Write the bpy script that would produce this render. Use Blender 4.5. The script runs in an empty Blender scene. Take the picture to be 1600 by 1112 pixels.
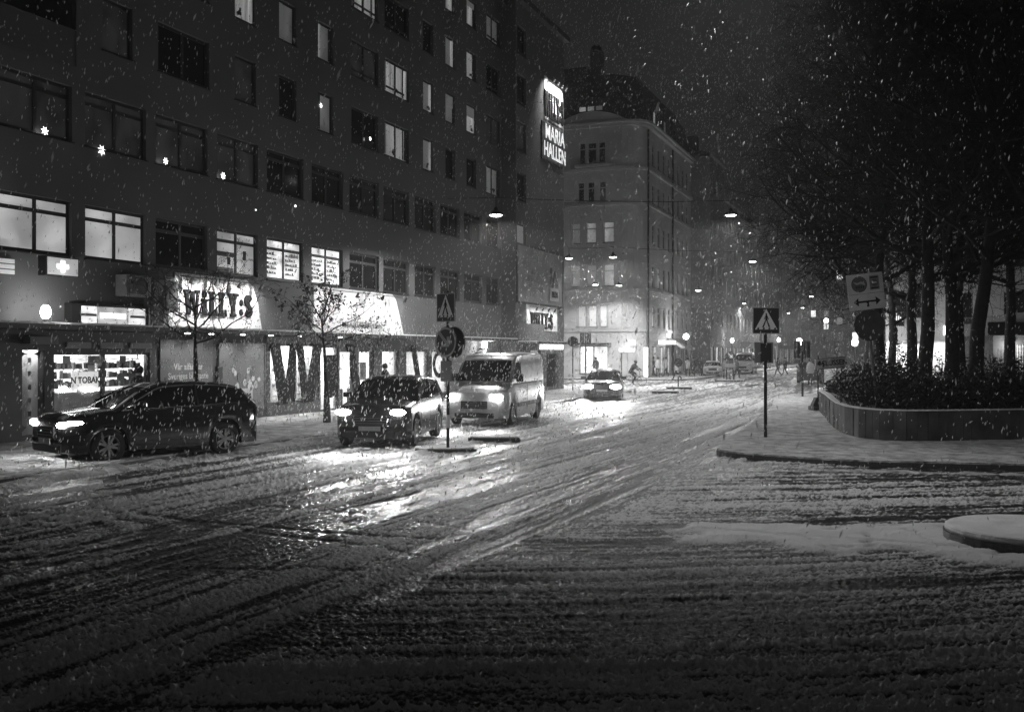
import bpy, bmesh, math, random
import numpy as np
from mathutils import Vector, Matrix

R = math.radians
random.seed(7)
rng = np.random.RandomState(7)
scn = bpy.context.scene
col = scn.collection

# ------------------------------------------------------------------ camera, sky, exposure
F = 1556.0                      # focal length in pixels of the 1600 px wide photograph (35 mm lens)
EYE, HY = 2.3, 550.0
cam_d = bpy.data.cameras.new('camera')
cam_d.lens = 35.0; cam_d.sensor_width = 36.0
cam_d.clip_start = 0.05; cam_d.clip_end = 3000
cam_d.shift_y = (HY - 556.0) / 1600.0
cam_d.dof.use_dof = True; cam_d.dof.focus_distance = 27.0; cam_d.dof.aperture_fstop = 3.2
cam = bpy.data.objects.new('camera', cam_d); col.objects.link(cam)
cam.location = (0, 0, EYE); cam.rotation_euler = (R(90), 0, 0)
scn.camera = cam

world = bpy.data.worlds.new('World'); scn.world = world; world.use_nodes = True
wn = world.node_tree; wn.nodes.clear()
wo = wn.nodes.new('ShaderNodeOutputWorld'); bg = wn.nodes.new('ShaderNodeBackground')
sky = wn.nodes.new('ShaderNodeTexSky'); sky.sky_type = 'NISHITA'; sky.sun_disc = False
sky.sun_elevation = R(40); sky.sun_rotation = R(200); sky.air_density = 2.0; sky.dust_density = 6.0
bw = wn.nodes.new('ShaderNodeRGBToBW')
mr = wn.nodes.new('ShaderNodeMapRange'); mr.inputs['From Min'].default_value = 0; mr.inputs['From Max'].default_value = 20
mr.inputs['To Min'].default_value = 0.155; mr.inputs['To Max'].default_value = 0.30
wn.links.new(sky.outputs[0], bw.inputs[0]); wn.links.new(bw.outputs[0], mr.inputs['Value'])
wn.links.new(mr.outputs[0], bg.inputs['Color']); bg.inputs['Strength'].default_value = 0.085
wn.links.new(bg.outputs[0], wo.inputs[0])
scn.view_settings.view_transform = 'Standard'; scn.view_settings.look = 'None'
scn.view_settings.gamma = 1.0; scn.view_settings.use_curve_mapping = False
scn.view_settings.exposure = 0.0
scn.cycles.use_denoising = True
scn.cycles.use_adaptive_sampling = True; scn.cycles.adaptive_threshold = 0.01
scn.cycles.max_bounces = 5; scn.cycles.diffuse_bounces = 2; scn.cycles.glossy_bounces = 3
scn.cycles.transmission_bounces = 4; scn.cycles.volume_bounces = 0; scn.cycles.transparent_max_bounces = 8
scn.cycles.sample_clamp_indirect = 2.0; scn.cycles.sample_clamp_direct = 0
scn.cycles.use_light_tree = True; scn.cycles.caustics_reflective = False; scn.cycles.caustics_refractive = False
scn.cycles.volume_step_rate = 4; scn.cycles.volume_max_steps = 32

LAMP_W, HEAD_W = 2800.0, 330.0   # pendant street lamps, car headlights

# ------------------------------------------------------------------ coordinates
UX, UY = math.cos(R(68)), math.sin(R(68))     # along the street (away from the viewer, to the right)
NX, NY = UY, -UX                              # from the left facade towards the street
P0 = (-8.2, 33.9)                             # a point at the foot of the left facade
def W(t, s=0.0, z=0.0):                       # facade coordinates to world
    return Vector((P0[0] + t*UX + s*NX, P0[1] + t*UY + s*NY, z))
def G(px, py, z=0.0):
    d = (EYE - z) * F / (py - HY); return Vector(((px-800)/F*d, d, z))
def D(px, d, z=0.0): return Vector(((px-800)/F*d, d, z))
def TP(px, s=0.0):                            # where along the facade a sight line falls
    u = (px-800)/F; ax, ay = P0[0]+s*NX, P0[1]+s*NY
    return (u*ay - ax) / (UX - u*UY)

# ------------------------------------------------------------------ materials
MC = {}
def mat(name, c=0.5, rough=0.6, metal=0.0, noise=None, bump=None, spec=0.5, coat=0.0):
    if name in MC: return MC[name]
    m = bpy.data.materials.new(name); m.use_nodes = True; nt = m.node_tree
    b = nt.nodes['Principled BSDF']
    b.inputs['Base Color'].default_value = (c, c, c, 1); b.inputs['Roughness'].default_value = rough
    b.inputs['Metallic'].default_value = metal; b.inputs['Specular IOR Level'].default_value = spec
    b.inputs['Coat Weight'].default_value = coat
    if noise or bump: geo = nt.nodes.new('ShaderNodeTexCoord')
    if noise:
        n = nt.nodes.new('ShaderNodeTexNoise'); n.inputs['Scale'].default_value = noise[0]; n.inputs['Detail'].default_value = 6
        nt.links.new(geo.outputs['Object'], n.inputs['Vector'])
        r = nt.nodes.new('ShaderNodeMapRange'); r.inputs['From Min'].default_value = .3; r.inputs['From Max'].default_value = .7
        r.inputs['To Min'].default_value = c*(1-noise[1]); r.inputs['To Max'].default_value = min(.95, c*(1+noise[1]))
        nt.links.new(n.outputs['Fac'], r.inputs['Value']); nt.links.new(r.outputs[0], b.inputs['Base Color'])
    if bump:
        n = nt.nodes.new('ShaderNodeTexNoise'); n.inputs['Scale'].default_value = bump[0]; n.inputs['Detail'].default_value = 5
        nt.links.new(geo.outputs['Object'], n.inputs['Vector'])
        bp = nt.nodes.new('ShaderNodeBump'); bp.inputs['Strength'].default_value = bump[1]; bp.inputs['Distance'].default_value = bump[2] if len(bump) > 2 else .02
        nt.links.new(n.outputs['Fac'], bp.inputs['Height']); nt.links.new(bp.outputs[0], b.inputs['Normal'])
    MC[name] = m; return m
def glow(name, strength, c=0.8, noise=None):
    """a lit surface; noise = (scale xyz, low factor) gives the unevenness of what stands behind it"""
    if name in MC: return MC[name]
    m = mat(name, c, .5); nt = m.node_tree; b = nt.nodes['Principled BSDF']
    b.inputs['Emission Color'].default_value = (1, 1, 1, 1); b.inputs['Emission Strength'].default_value = strength
    if noise:
        t = nt.nodes.new('ShaderNodeTexCoord'); mp = nt.nodes.new('ShaderNodeMapping'); mp.inputs['Scale'].default_value = noise[0]
        n = nt.nodes.new('ShaderNodeTexNoise'); n.inputs['Scale'].default_value = 1; n.inputs['Detail'].default_value = 3
        r = nt.nodes.new('ShaderNodeMapRange'); r.inputs['From Min'].default_value = .35; r.inputs['From Max'].default_value = .65
        r.inputs['To Min'].default_value = strength*noise[1]; r.inputs['To Max'].default_value = strength
        nt.links.new(t.outputs['Object'], mp.inputs['Vector']); nt.links.new(mp.outputs[0], n.inputs['Vector'])
        nt.links.new(n.outputs['Fac'], r.inputs['Value']); nt.links.new(r.outputs[0], b.inputs['Emission Strength'])
    return m
STUCCO = mat('grey_stucco', .12, .9, noise=(.35, .14), bump=(30, .3, .01))
STUCCO_P = mat('pale_stucco', .42, .9, noise=(.3, .15), bump=(25, .3, .01))
STUCCO_D = mat('dark_stucco', .20, .9, noise=(.3, .2), bump=(25, .3, .01))
WHITEW = mat('wall_wash_white', .72, .8, noise=(.8, .06))  # stands in for wall brightened by the floodlights
FRAME_D = mat('dark_window_frame', .035, .5)
FRAME_W = mat('pale_window_frame', .45, .6)
GLASS_D = mat('dark_glass', .012, .08, spec=.7)
METAL = mat('grey_metal', .16, .45, .6, noise=(6, .3))
METAL_D = mat('dark_metal', .03, .45, .4)
BLACK = mat('matt_black', .012, .7)
RUBBER = mat('tyre_rubber', .018, .85)
SNOW = mat('snow', .72, .85, noise=(3, .12), bump=(18, .8, .03))
SNOWP = mat('trodden_snow', .50, .8, noise=(3.2, .55), bump=(6, 1.0, .12))
GRANITE = mat('wet_granite', .07, .45, noise=(25, .4), bump=(60, .4, .01))
CONC = mat('concrete', .22, .85, noise=(2.5, .3), bump=(30, .5, .01))
BARK = mat('wet_bark', .03, .9, noise=(8, .3), bump=(14, 1, .03))
TWIG = mat('bare_twigs', .022, .9)
LEAFD = mat('dark_evergreen_leaf', .02, .55, noise=(4, .5))
BERRY = mat('withered_leaf', .03, .9)
PAINTW = mat('white_sign_paint', .62, .6, noise=(6, .08))
PAINTB = mat('dark_sign_paint', .025, .5)
PAINTG = mat('grey_sign_paint', .11, .5)
LETTER = mat('black_letter', .004, .7, spec=.2)
ROOFM = mat('roof_sheet', .07, .6, noise=(2, .3))
SKIN = mat('skin', .35, .6)
G_FROST = glow('frosted_lit_glass', .44, noise=((.7, 1, 1.0), .38))
G_ROOM = glow('lit_room', .40, noise=((1.3, 1, 1.9), .30))
G_CURT = glow('lit_curtain', .24, noise=((9, 1, .4), .35))
G_DIM = glow('dimly_lit_curtain', .05, noise=((4, 1, 1.0), .35))
G_FAINT = glow('faint_room', .016, .02, noise=((2, 1, 1.2), .3))
G_WHITE = glow('lamp_white', 9.0)
G_STAR = glow('paper_star_light', 4.0)
G_SIGN = glow('backlit_sign', 1.0, noise=((2.5, 1, 4), .5))
G_SHOP = glow('shop_interior_light', 1.1, noise=((2.2, 2, 2.5), .25))
G_HOT = glow('headlight_lens', 60.0)
G_TUBE = glow('bright_light_box', 1.8)

# ------------------------------------------------------------------ mesh helpers
class MB:
    def __init__(s): s.v = []; s.f = []
    def add(s, vs, fs):
        k = len(s.v); s.v.extend([tuple(p) for p in vs]); s.f.extend([tuple(i+k for i in f) for f in fs]); return s
    def box(s, x0, x1, y0, y1, z0, z1):
        return s.add([(x0,y0,z0),(x1,y0,z0),(x1,y1,z0),(x0,y1,z0),(x0,y0,z1),(x1,y0,z1),(x1,y1,z1),(x0,y1,z1)],
                     [(0,3,2,1),(4,5,6,7),(0,1,5,4),(1,2,6,5),(2,3,7,6),(3,0,4,7)])
    def quad(s, a, b, c, d): return s.add([a,b,c,d], [(0,1,2,3)])
    def prism(s, poly, z0, z1):                      # poly in x, y
        n = len(poly); vs = [(p[0],p[1],z0) for p in poly]+[(p[0],p[1],z1) for p in poly]
        return s.add(vs, [tuple(range(n-1,-1,-1)), tuple(range(n,2*n))]+[(i,(i+1)%n,n+(i+1)%n,n+i) for i in range(n)])
    def prism_xz(s, poly, y0, y1):                   # poly in x, z, extruded in y
        n = len(poly); vs = [(p[0],y0,p[1]) for p in poly]+[(p[0],y1,p[1]) for p in poly]
        return s.add(vs, [tuple(range(n)), tuple(range(2*n-1,n-1,-1))]+[(i,n+i,n+(i+1)%n,(i+1)%n) for i in range(n)])
    def tube(s, p0, p1, r0, r1=None, n=8, cap=True):
        r1 = r0 if r1 is None else r1
        p0, p1 = Vector(p0), Vector(p1); d = p1-p0
        if d.length < 1e-6: return s
        d.normalize(); a = d.orthogonal().normalized(); b = d.cross(a)
        vs = []
        for p, r in ((p0,r0),(p1,r1)):
            for i in range(n):
                w = 2*math.pi*i/n; vs.append(p + a*(r*math.cos(w)) + b*(r*math.sin(w)))
        fs = [(i,(i+1)%n,n+(i+1)%n,n+i) for i in range(n)]
        if cap: fs += [tuple(range(n-1,-1,-1)), tuple(range(n,2*n))]
        return s.add(vs, fs)
    def path(s, pts, r, n=6):
        for a, b in zip(pts, pts[1:]): s.tube(a, b, r, r, n)
        return s
    def lathe(s, prof, c=(0,0,0), n=20, axis='z'):
        vs = []; m = len(prof)
        for i in range(n):
            w = 2*math.pi*i/n
            for r, h in prof:
                p = (r*math.cos(w), r*math.sin(w), h)
                if axis == 'y': p = (p[0], p[2], p[1])
                if axis == 'x': p = (p[2], p[0], p[1])
                vs.append((p[0]+c[0], p[1]+c[1], p[2]+c[2]))
        fs = []
        for i in range(n):
            j = (i+1) % n
            for k in range(m-1): fs.append((i*m+k, j*m+k, j*m+k+1, i*m+k+1))
        return s.add(vs, fs)
    def ball(s, c, r, n=10, sq=(1,1,1)):
        m = n//2+1; prof = [(math.sin(math.pi*i/(m-1)), -math.cos(math.pi*i/(m-1))) for i in range(m)]
        k = len(s.v); s.lathe(prof, (0,0,0), n)
        for i in range(k, len(s.v)):
            p = s.v[i]; s.v[i] = (c[0]+p[0]*r*sq[0], c[1]+p[1]*r*sq[1], c[2]+p[2]*r*sq[2])
        return s
    def grid(s, rows):                                # rows of equal length points
        n = len(rows[0]); vs = [p for r in rows for p in r]
        return s.add(vs, [(i*n+j, i*n+j+1, (i+1)*n+j+1, (i+1)*n+j) for i in range(len(rows)-1) for j in range(n-1)])
    def mesh(s, name, m, smooth=False, fix=True):
        me = bpy.data.meshes.new(name); me.from_pydata(s.v, [], s.f)
        if fix:
            bm = bmesh.new(); bm.from_mesh(me); bmesh.ops.recalc_face_normals(bm, faces=bm.faces); bm.to_mesh(me); bm.free()
        me.materials.append(m)
        if smooth: me.shade_smooth()
        return me
    def build(s, name, m, parent=None, smooth=False, bevel=0, fix=True):
        o = bpy.data.objects.new(name, s.mesh(name, m, smooth, fix)); col.objects.link(o)
        if parent is not None: o.parent = parent
        if bevel:
            b = o.modifiers.new('bevel', 'BEVEL'); b.width = bevel; b.segments = 2; b.limit_method = 'ANGLE'
        return o
def tag(o, label=None, cat=None, group=None, kind=None):
    for k, v in (('label',label),('category',cat),('group',group),('kind',kind)):
        if v: o[k] = v
    return o
def thing(name, loc, rz, label, cat, group=None):
    o = bpy.data.objects.new(name, None); col.objects.link(o); o.empty_display_size = .3
    o.location = loc; o.rotation_euler = (0, 0, rz); return tag(o, label, cat, group)
def copy_tree(o, parent=None):
    c = o.copy(); col.objects.link(c)
    if parent is not None: c.parent = parent
    for ch in list(o.children): copy_tree(ch, c)
    return c
def lamp(kind, name, parent, loc, power, size=.1, rot=None, angle=None, blend=.3):
    l = bpy.data.lights.new(name, kind); l.energy = power
    if kind in ('POINT','SPOT'): l.shadow_soft_size = size
    if kind == 'AREA': l.shape = 'RECTANGLE'; l.size = size[0]; l.size_y = size[1]
    if kind == 'SPOT': l.spot_size = angle; l.spot_blend = blend
    o = bpy.data.objects.new(name, l); col.objects.link(o); o.location = loc
    if parent is not None: o.parent = parent
    if rot is not None: o.rotation_euler = rot
    return o
def text(body, size, m, parent, loc, rot=(R(90),0,0), ext=.004, bold=0.0, name='lettering', align='CENTER', sx=1.0):
    c = bpy.data.curves.new('t', 'FONT'); c.body = body; c.size = size; c.extrude = ext; c.offset = bold
    c.align_x = align; c.align_y = 'CENTER'; c.resolution_u = 3
    o = bpy.data.objects.new('t', c); col.objects.link(o)
    me = bpy.data.meshes.new_from_object(o.evaluated_get(bpy.context.evaluated_depsgraph_get()))
    bpy.data.objects.remove(o); me.materials.clear(); me.materials.append(m); me.name = name
    o = bpy.data.objects.new(name, me); col.objects.link(o); o.parent = parent; o.location = loc; o.rotation_euler = rot; o.scale = (sx,1,1)
    return o
# heavy slab letters, each in a box 1 high
def bar2(p, q, w):
    (x0,z0),(x1,z1) = p, q; return [(x0-w/2,z0),(x0+w/2,z0),(x1+w/2,z1),(x1-w/2,z1)]
def glyph(ch):
    b = lambda x0,x1,z0,z1: [(x0,z0),(x1,z0),(x1,z1),(x0,z1)]
    if ch == 'W': return [bar2((.36,0),(.20,1),.26), bar2((.42,0),(.60,.95),.12), bar2((.84,0),(.66,.95),.16), bar2((.92,0),(1.06,1),.16), b(.0,.46,.86,1), b(.82,1.2,.86,1)], 1.2
    if ch == 'I': return [b(.1,.42,0,.66), b(0,.52,0,.13), b(0,.42,.55,.68), [(.26+.17*math.cos(i*.7854), .85+.15*math.sin(i*.7854)) for i in range(8)]], .52
    if ch == 'L': return [b(.08,.38,0,1), b(0,.48,.87,1), b(0,.66,0,.14), b(.5,.66,0,.3)], .68
    if ch == 'Y': return [bar2((.42,.4),(.2,1),.30), bar2((.46,.4),(.68,1),.2), b(.28,.6,0,.5), b(0,.42,.87,1), b(.5,.88,.87,1), b(.18,.7,0,.13)], .88
    if ch == ':': return [[(.16+.15*math.cos(i*.7854), .22+.15*math.sin(i*.7854)) for i in range(8)], [(.16+.15*math.cos(i*.7854), .62+.15*math.sin(i*.7854)) for i in range(8)]], .32
    if ch == 'S':
        out = []; pts = []
        for i in range(9): a = R(20+i*31); pts.append((.36+.22*math.cos(a), .72+.15*math.sin(a)))
        for i in range(1, 9): a = R(90-i*31); pts.append((.36+.22*math.cos(a), .28+.15*math.sin(a)))
        for p, q in zip(pts, pts[1:]):
            dx, dz = q[0]-p[0], q[1]-p[1]; l = math.hypot(dx, dz) or 1; nx, nz = -dz/l*.12, dx/l*.12
            ex, ez = dx/l*.03, dz/l*.03
            out.append([(p[0]-nx-ex,p[1]-nz-ez),(q[0]-nx+ex,q[1]-nz+ez),(q[0]+nx+ex,q[1]+nz+ez),(p[0]+nx-ex,p[1]+nz-ez)])
        return out, .74
    return [], .4
def slab_word(word, x0, x1, z0, z1, y0, y1, m, parent, name='letter'):
    tot = sum(glyph(c)[1] for c in word) + .07*(len(word)-1); kx = (x1-x0)/tot; x = x0
    for c in word:
        g, w = glyph(c); mb = MB()
        for k, poly in enumerate(g):
            mb.prism_xz([(x+px*kx, z0+pz*(z1-z0)) for px, pz in poly], y0-.0011*k, y1)
        mb.build(name, m, parent); x += (w+.07)*kx

# ------------------------------------------------------------------ noise for the snow
PERM = rng.permutation(4096); GR = rng.rand(4096)*2*np.pi; GXc, GYc = np.cos(GR), np.sin(GR)
def pn(x, y, seed=0):
    x = x + seed*37.17; y = y + seed*91.31
    xi = np.floor(x).astype(np.int64); yi = np.floor(y).astype(np.int64); xf = x-xi; yf = y-yi
    def g(ix, iy, dx, dy):
        h = PERM[(PERM[ix & 4095] + iy) & 4095]; return GXc[h]*dx + GYc[h]*dy
    u = xf*xf*xf*(xf*(xf*6-15)+10); v = yf*yf*yf*(yf*(yf*6-15)+10)
    a = g(xi,yi,xf,yf); b = g(xi+1,yi,xf-1,yf); c = g(xi,yi+1,xf,yf-1); d = g(xi+1,yi+1,xf-1,yf-1)
    return ((a+(b-a)*u)*(1-v) + (c+(d-c)*u)*v)*1.5
def ss(x, a, b):
    t = np.clip((x-a)/(b-a), 0, 1); return t*t*(3-2*t)

def snow_field(X, Y):
    """height in metres and snow cover 0..1 of the driven road"""
    k = .004
    c1 = (X - .404*Y)*.927 + k*np.clip(23-Y, 0, 20)**2/2
    s1 = X*UX + Y*UY
    c2 = Y*.985 - X*.10 + .25*np.sin(X*.35+.6)
    s2 = X + .1*Y
    wob = pn(X*.12, Y*.12, 9)*.35
    m2 = ss((X - 3.7)*.908 - (Y-19.3)*(.42) + wob*2, -.9, .9)        # right of the sweeping tracks: traffic of the cross street
    m2 = m2*(1-ss(Y, 19.5, 22.5)*0.9)
    def tracks(c, s, sd):
        c = c + pn(s*.04, c*.1, sd+3)*.5
        return pn(c*.75, s*.03, sd), pn(c*2.6, s*.07, sd+1), pn(c*7, s*.18, sd+2), pn(c*16, s*.7, sd+6), pn(c*30, s*3.0, sd+8)
    T1_ = tracks(c1+wob*.2, s1, 1); T2_ = tracks(c2+wob*.3, s2, 11)
    A, B, Dd, E, Ff = [a*(1-m2)+b*m2 for a, b in zip(T1_, T2_)]
    # clotted slush: rounded lumps, stronger outside the wheel tracks
    l1 = ss(pn(X*5+wob, Y*7, 21), -.1, .6); l2 = ss(pn(X*17, Y*21, 22), 0, .5); l3 = ss(pn(X*38, Y*42, 23), 0, .5)
    clot = ss(pn(X*.7+5, Y*1.3, 24) + .8*A + .6*B, -.45, .5)
    ridge = ss(B + .7*Dd, .10, .5)
    near = 1.0 + 1.1*np.exp(-((Y-5)/4.0)**2)                        # deeper, softer slush kicked up at the near corner
    bank = np.exp(-((c1 + 10.6 + .5*np.sin(s1*.12))/1.4)**2) * ss(Y, 12, 15) * (1-ss(Y, 30, 36))
    trk = (.55-.25*m2)*A + .80*B + .75*Dd + .55*E + .2*Ff
    # distinct wheel ruts: pairs of wet lines pressed through the slush
    def ruts(c, s, pos, sd):
        c = c + .30*pn(s*.05, c*.35, sd) + .04*pn(s*.4, c*1.0, sd+1); out = np.zeros_like(c)
        for p_, w_, a_ in pos: out = np.maximum(out, a_*np.exp(-((c-p_)/w_)**4)*(.65+.5*pn(s*.18+p_, c*0, sd+2)))
        return out
    rr_ = np.random.RandomState(12)
    ps1 = [(x+rr_.uniform(-.3,.3), rr_.uniform(.04,.10), rr_.uniform(.5,1)) for x in np.arange(-17, 4, .55)]
    ps2 = [(x+rr_.uniform(-.25,.25), rr_.uniform(.035,.08), rr_.uniform(.4,1)) for x in np.arange(5.5, 21, .5)]
    arc = np.zeros_like(X)
    for ax_, ay_, ar_, aw_, y0_, y1_ in ((2.5,27,13.6,.09,9,19),(2.5,27,15.1,.08,9,19),(-8,4.5,9.6,.08,5,14),(-8,4.5,11.2,.09,5,15),(16,2,11.0,.08,5,15),(16,2,12.5,.07,5,15),(-2,32,21.5,.09,7,18)):
        q_ = np.hypot(X-ax_, Y-ay_) + .12*pn(X*.5, Y*.5, 71); arc = np.maximum(arc, .75*np.exp(-((q_-ar_)/aw_)**4)*ss(Y, y0_, y0_+1.5)*(1-ss(Y, y1_-2, y1_))*(.6+.6*pn(X*.4, Y*.4, 72)))
    rut = np.clip(arc + ruts(c1, s1, ps1, 51)*(1-m2) + ruts(c2, s2, ps2, 61)*m2, 0, 1)
    base = ss(trk, -.42, .40)
    gran = ss(l2*.5 + l3*.42 + l1*.15, .12, .62)
    soft = .45 + .60*base + bank*.5
    h = .006*A + .012*B + .012*Dd + .006*E + .002*Ff + (.008*l1 + .020*l2 + .013*l3)*soft*near*(1-.75*rut) + .020*ridge*clot*near + .02*bank - .016*rut
    cov = .09 + .10*np.exp(-((Y-6)/3.5)**2) + .42*base + .55*gran*(.60+.40*base) + .18*E + .14*Ff + .25*bank + .10*ss(Y, 14, 26) - .55*rut + .12*(clot-.4)
    cov = np.clip(cov, 0.0, 1.0)
    # undisturbed snow round the small island on the right
    pX, pY = X, Y
    top = 13.45 + pn(X*.8, X*0, 31)*.25; bot = 11.65 - .44*np.clip(X-2.9, 0, 20) + .10*np.clip(X-6, 0, 9)**1.3 + pn(X*1.1, X*0, 32)*.3
    edge = pn(X*1.5, Y*1.5, 33)*.25
    p = ss(top - Y + edge, 0, .5)*ss(Y - bot + edge, 0, .45)*ss(X - 2.05 + edge*2 + (12.6-Y)*.2, 0, .5)
    foot = np.zeros_like(X)
    r2 = np.random.RandomState(5)
    for i in range(26):
        fx = 3.6 + r2.rand()*2.3; fy = 11.1 + r2.rand()*1.9; an = r2.rand()*3
        dx, dy = X-fx, Y-fy; uu = dx*math.cos(an)+dy*math.sin(an); vv = -dx*math.sin(an)+dy*math.cos(an)
        foot = np.maximum(foot, np.exp(-((uu/.13)**4+(vv/.05)**4)))
    line = np.exp(-((Y - (12.65 - .435*(X-2.75)) - .02*np.sin(X*3))/.035)**2) * (X > 2.3)     # one thin wheel track across it
    hp = .050 + .012*pn(X*3, Y*3, 41) + .006*l2 + .004*l3 - .035*foot
    h = h*(1-p) + hp*p - .025*line; cov = cov*(1-p) + (1.05 - .45*foot + .1*pn(X*6, Y*6, 42))*p - .45*line
    # swept curved tracks of turning cars on the left
    q = np.sqrt((X+6.6)**2*1.0 + (Y-12.4)**2*1.9); ring = np.sin(q*11)*np.exp(-((q-1.9)/1.0)**2)*(X > -9.5)*(Y < 15.5)
    h = h + ring*.012; cov = cov + ring*.25
    return h, np.clip(cov, 0, 1)

# ------------------------------------------------------------------ ground, road, pavements
g = MB().quad((-600,-60,-.09),(700,-60,-.09),(700,1200,-.09),(-600,1200,-.09)).build('ground', mat('snowy_ground', .30, .9, noise=(.4, .4), bump=(3, .5, .05)), fix=False)
tag(g, kind='structure')
def make_road():
    py = np.arange(1290, 563, -.9); dd = EYE*F/(py-HY)
    u = np.linspace(-.58, .58, 720)
    Yg = np.repeat(dd[:,None], len(u), 1); Xg = Yg*u[None,:]
    h, cov = snow_field(Xg, Yg)
    fade = 1-ss(Yg, 50, 110)*.8
    Z = h*fade
    co = np.stack([Xg, Yg, Z], -1).reshape(-1, 3).astype(np.float32)
    nr, nc = Yg.shape; idx = np.arange(nr*nc).reshape(nr, nc)
    q = np.stack([idx[:-1,:-1], idx[:-1,1:], idx[1:,1:], idx[1:,:-1]], -1).reshape(-1, 4)
    me = bpy.data.meshes.new('road'); me.vertices.add(len(co)); me.vertices.foreach_set('co', co.ravel())
    me.loops.add(q.size); me.loops.foreach_set('vertex_index', q.ravel().astype(np.int32))
    me.polygons.add(len(q)); me.polygons.foreach_set('loop_start', np.arange(0, q.size, 4, dtype=np.int32))
    me.polygons.foreach_set('loop_total', np.full(len(q), 4, dtype=np.int32))
    me.update(); me.validate(); me.shade_smooth()
    at = me.attributes.new('snow', 'FLOAT', 'POINT'); at.data.foreach_set('value', cov.reshape(-1).astype(np.float32))
    m = bpy.data.materials.new('slush_on_asphalt'); m.use_nodes = True; nt = m.node_tree; b = nt.nodes['Principled BSDF']
    b.inputs['Specular IOR Level'].default_value = .35; a = nt.nodes.new('ShaderNodeAttribute'); a.attribute_name = 'snow'
    tc = nt.nodes.new('ShaderNodeTexCoord'); n = nt.nodes.new('ShaderNodeTexNoise'); n.inputs['Scale'].default_value = 38; n.inputs['Detail'].default_value = 6; n.inputs['Roughness'].default_value = .7
    nt.links.new(tc.outputs['Object'], n.inputs['Vector'])
    ad = nt.nodes.new('ShaderNodeMath'); ad.operation = 'MULTIPLY_ADD'; ad.inputs[1].default_value = 1.5; ad.inputs[2].default_value = -.75
    nt.links.new(n.outputs['Fac'], ad.inputs[0])
    s2 = nt.nodes.new('ShaderNodeMath'); s2.operation = 'ADD'; nt.links.new(ad.outputs[0], s2.inputs[0]); nt.links.new(a.outputs['Fac'], s2.inputs[1])
    cr = nt.nodes.new('ShaderNodeMapRange'); cr.interpolation_type = 'SMOOTHSTEP'
    for k, v in (('From Min',.22),('From Max',.80),('To Min',.020),('To Max',.60)): cr.inputs[k].default_value = v
    nt.links.new(s2.outputs[0], cr.inputs['Value']); nt.links.new(cr.outputs[0], b.inputs['Base Color'])
    rr = nt.nodes.new('ShaderNodeMapRange')
    for k, v in (('From Min',.1),('From Max',.7),('To Min',.30),('To Max',.85)): rr.inputs[k].default_value = v
    nt.links.new(s2.outputs[0], rr.inputs['Value']); nt.links.new(rr.outputs[0], b.inputs['Roughness'])
    n2 = nt.nodes.new('ShaderNodeTexNoise'); n2.inputs['Scale'].default_value = 45; n2.inputs['Detail'].default_value = 4
    nt.links.new(tc.outputs['Object'], n2.inputs['Vector'])
    bp = nt.nodes.new('ShaderNodeBump'); bp.inputs['Strength'].default_value = .9; bp.inputs['Distance'].default_value = .012
    nt.links.new(n2.outputs['Fac'], bp.inputs['Height']); nt.links.new(bp.outputs[0], b.inputs['Normal'])
    me.materials.append(m)
    o = bpy.data.objects.new('road', me); col.objects.link(o); tag(o, kind='structure')
make_road()

def rounded(poly, r, n=5):
    out = []; N = len(poly)
    for i in range(N):
        p0, p1, p2 = Vector(poly[i-1]), Vector(poly[i]), Vector(poly[(i+1)%N])
        a = (p0-p1); b = (p2-p1); rr = min(r, a.length*.45, b.length*.45); a = p1+a.normalized()*rr; b = p1+b.normalized()*rr
        for k in range(n+1):
            t = k/n; out.append(tuple(a*(1-t)**2 + p1*2*t*(1-t) + b*t*t))
    return out
def pavement(name, poly, top, m=SNOWP, label=None):
    me = MB().prism(poly, -.05, top-.035).build(name.replace('pavement','kerb') if 'pavement' in name else 'kerb', GRANITE)
    tag(me, kind='structure')
    c = sum((Vector(p) for p in poly), Vector((0,0)))/len(poly)
    ins = [tuple(Vector(p) + (c-Vector(p)).normalized()*.03) for p in poly]
    # snow blanket with a soft worked surface
    bm = bmesh.new(); vs = [bm.verts.new((p[0],p[1],top)) for p in ins]; f = bm.faces.new(vs)
    ex = bmesh.ops.extrude_face_region(bm, geom=[f]); bmesh.ops.translate(bm, vec=(0,0,-.05), verts=[v for v in ex['geom'] if isinstance(v, bmesh.types.BMVert)])
    bmesh.ops.recalc_face_normals(bm, faces=bm.faces)
    me = bpy.data.meshes.new(name); bm.to_mesh(me); bm.free(); me.materials.append(m)
    o = bpy.data.objects.new(name, me); col.objects.link(o); tag(o, kind='structure'); return o
w2 = lambda t, s: tuple(W(t, s))[:2]
pavement('pavement_left', rounded([w2(-45,0),w2(-45,5.7),w2(27.5,5.4),w2(29.3,3.6),w2(29.3,-12),w2(28.2,-12),w2(28.2,0)], 1.2), .12)
OB = Vector((11.11, 84.3, 0))     # corner of the corner house across the side street
ob = lambda x, y: (OB.x + x*UX + y*NX, OB.y + x*UY + y*NY)
pavement('pavement_far', rounded([ob(-3.4,-26),ob(-3.4,2.2),ob(-1.6,4.4),ob(175,4.4),ob(175,-2),ob(-.1,-2),ob(-.1,-26)], 1.5), .12)
isl = [G(1113,705,.12).xy, G(1300,719,.12).xy, G(1600,726,.12).xy, (22,15.2), (34,30), (34,52), (14.5,52), G(1209,623,.12).xy, G(1206,634,.12).xy, G(1194,645,.12).xy, G(1163,669,.12).xy, G(1134,686,.12).xy]
isl = [tuple(p) for p in isl]
pavement('pavement_right', rounded(isl, .9), .14)
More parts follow.
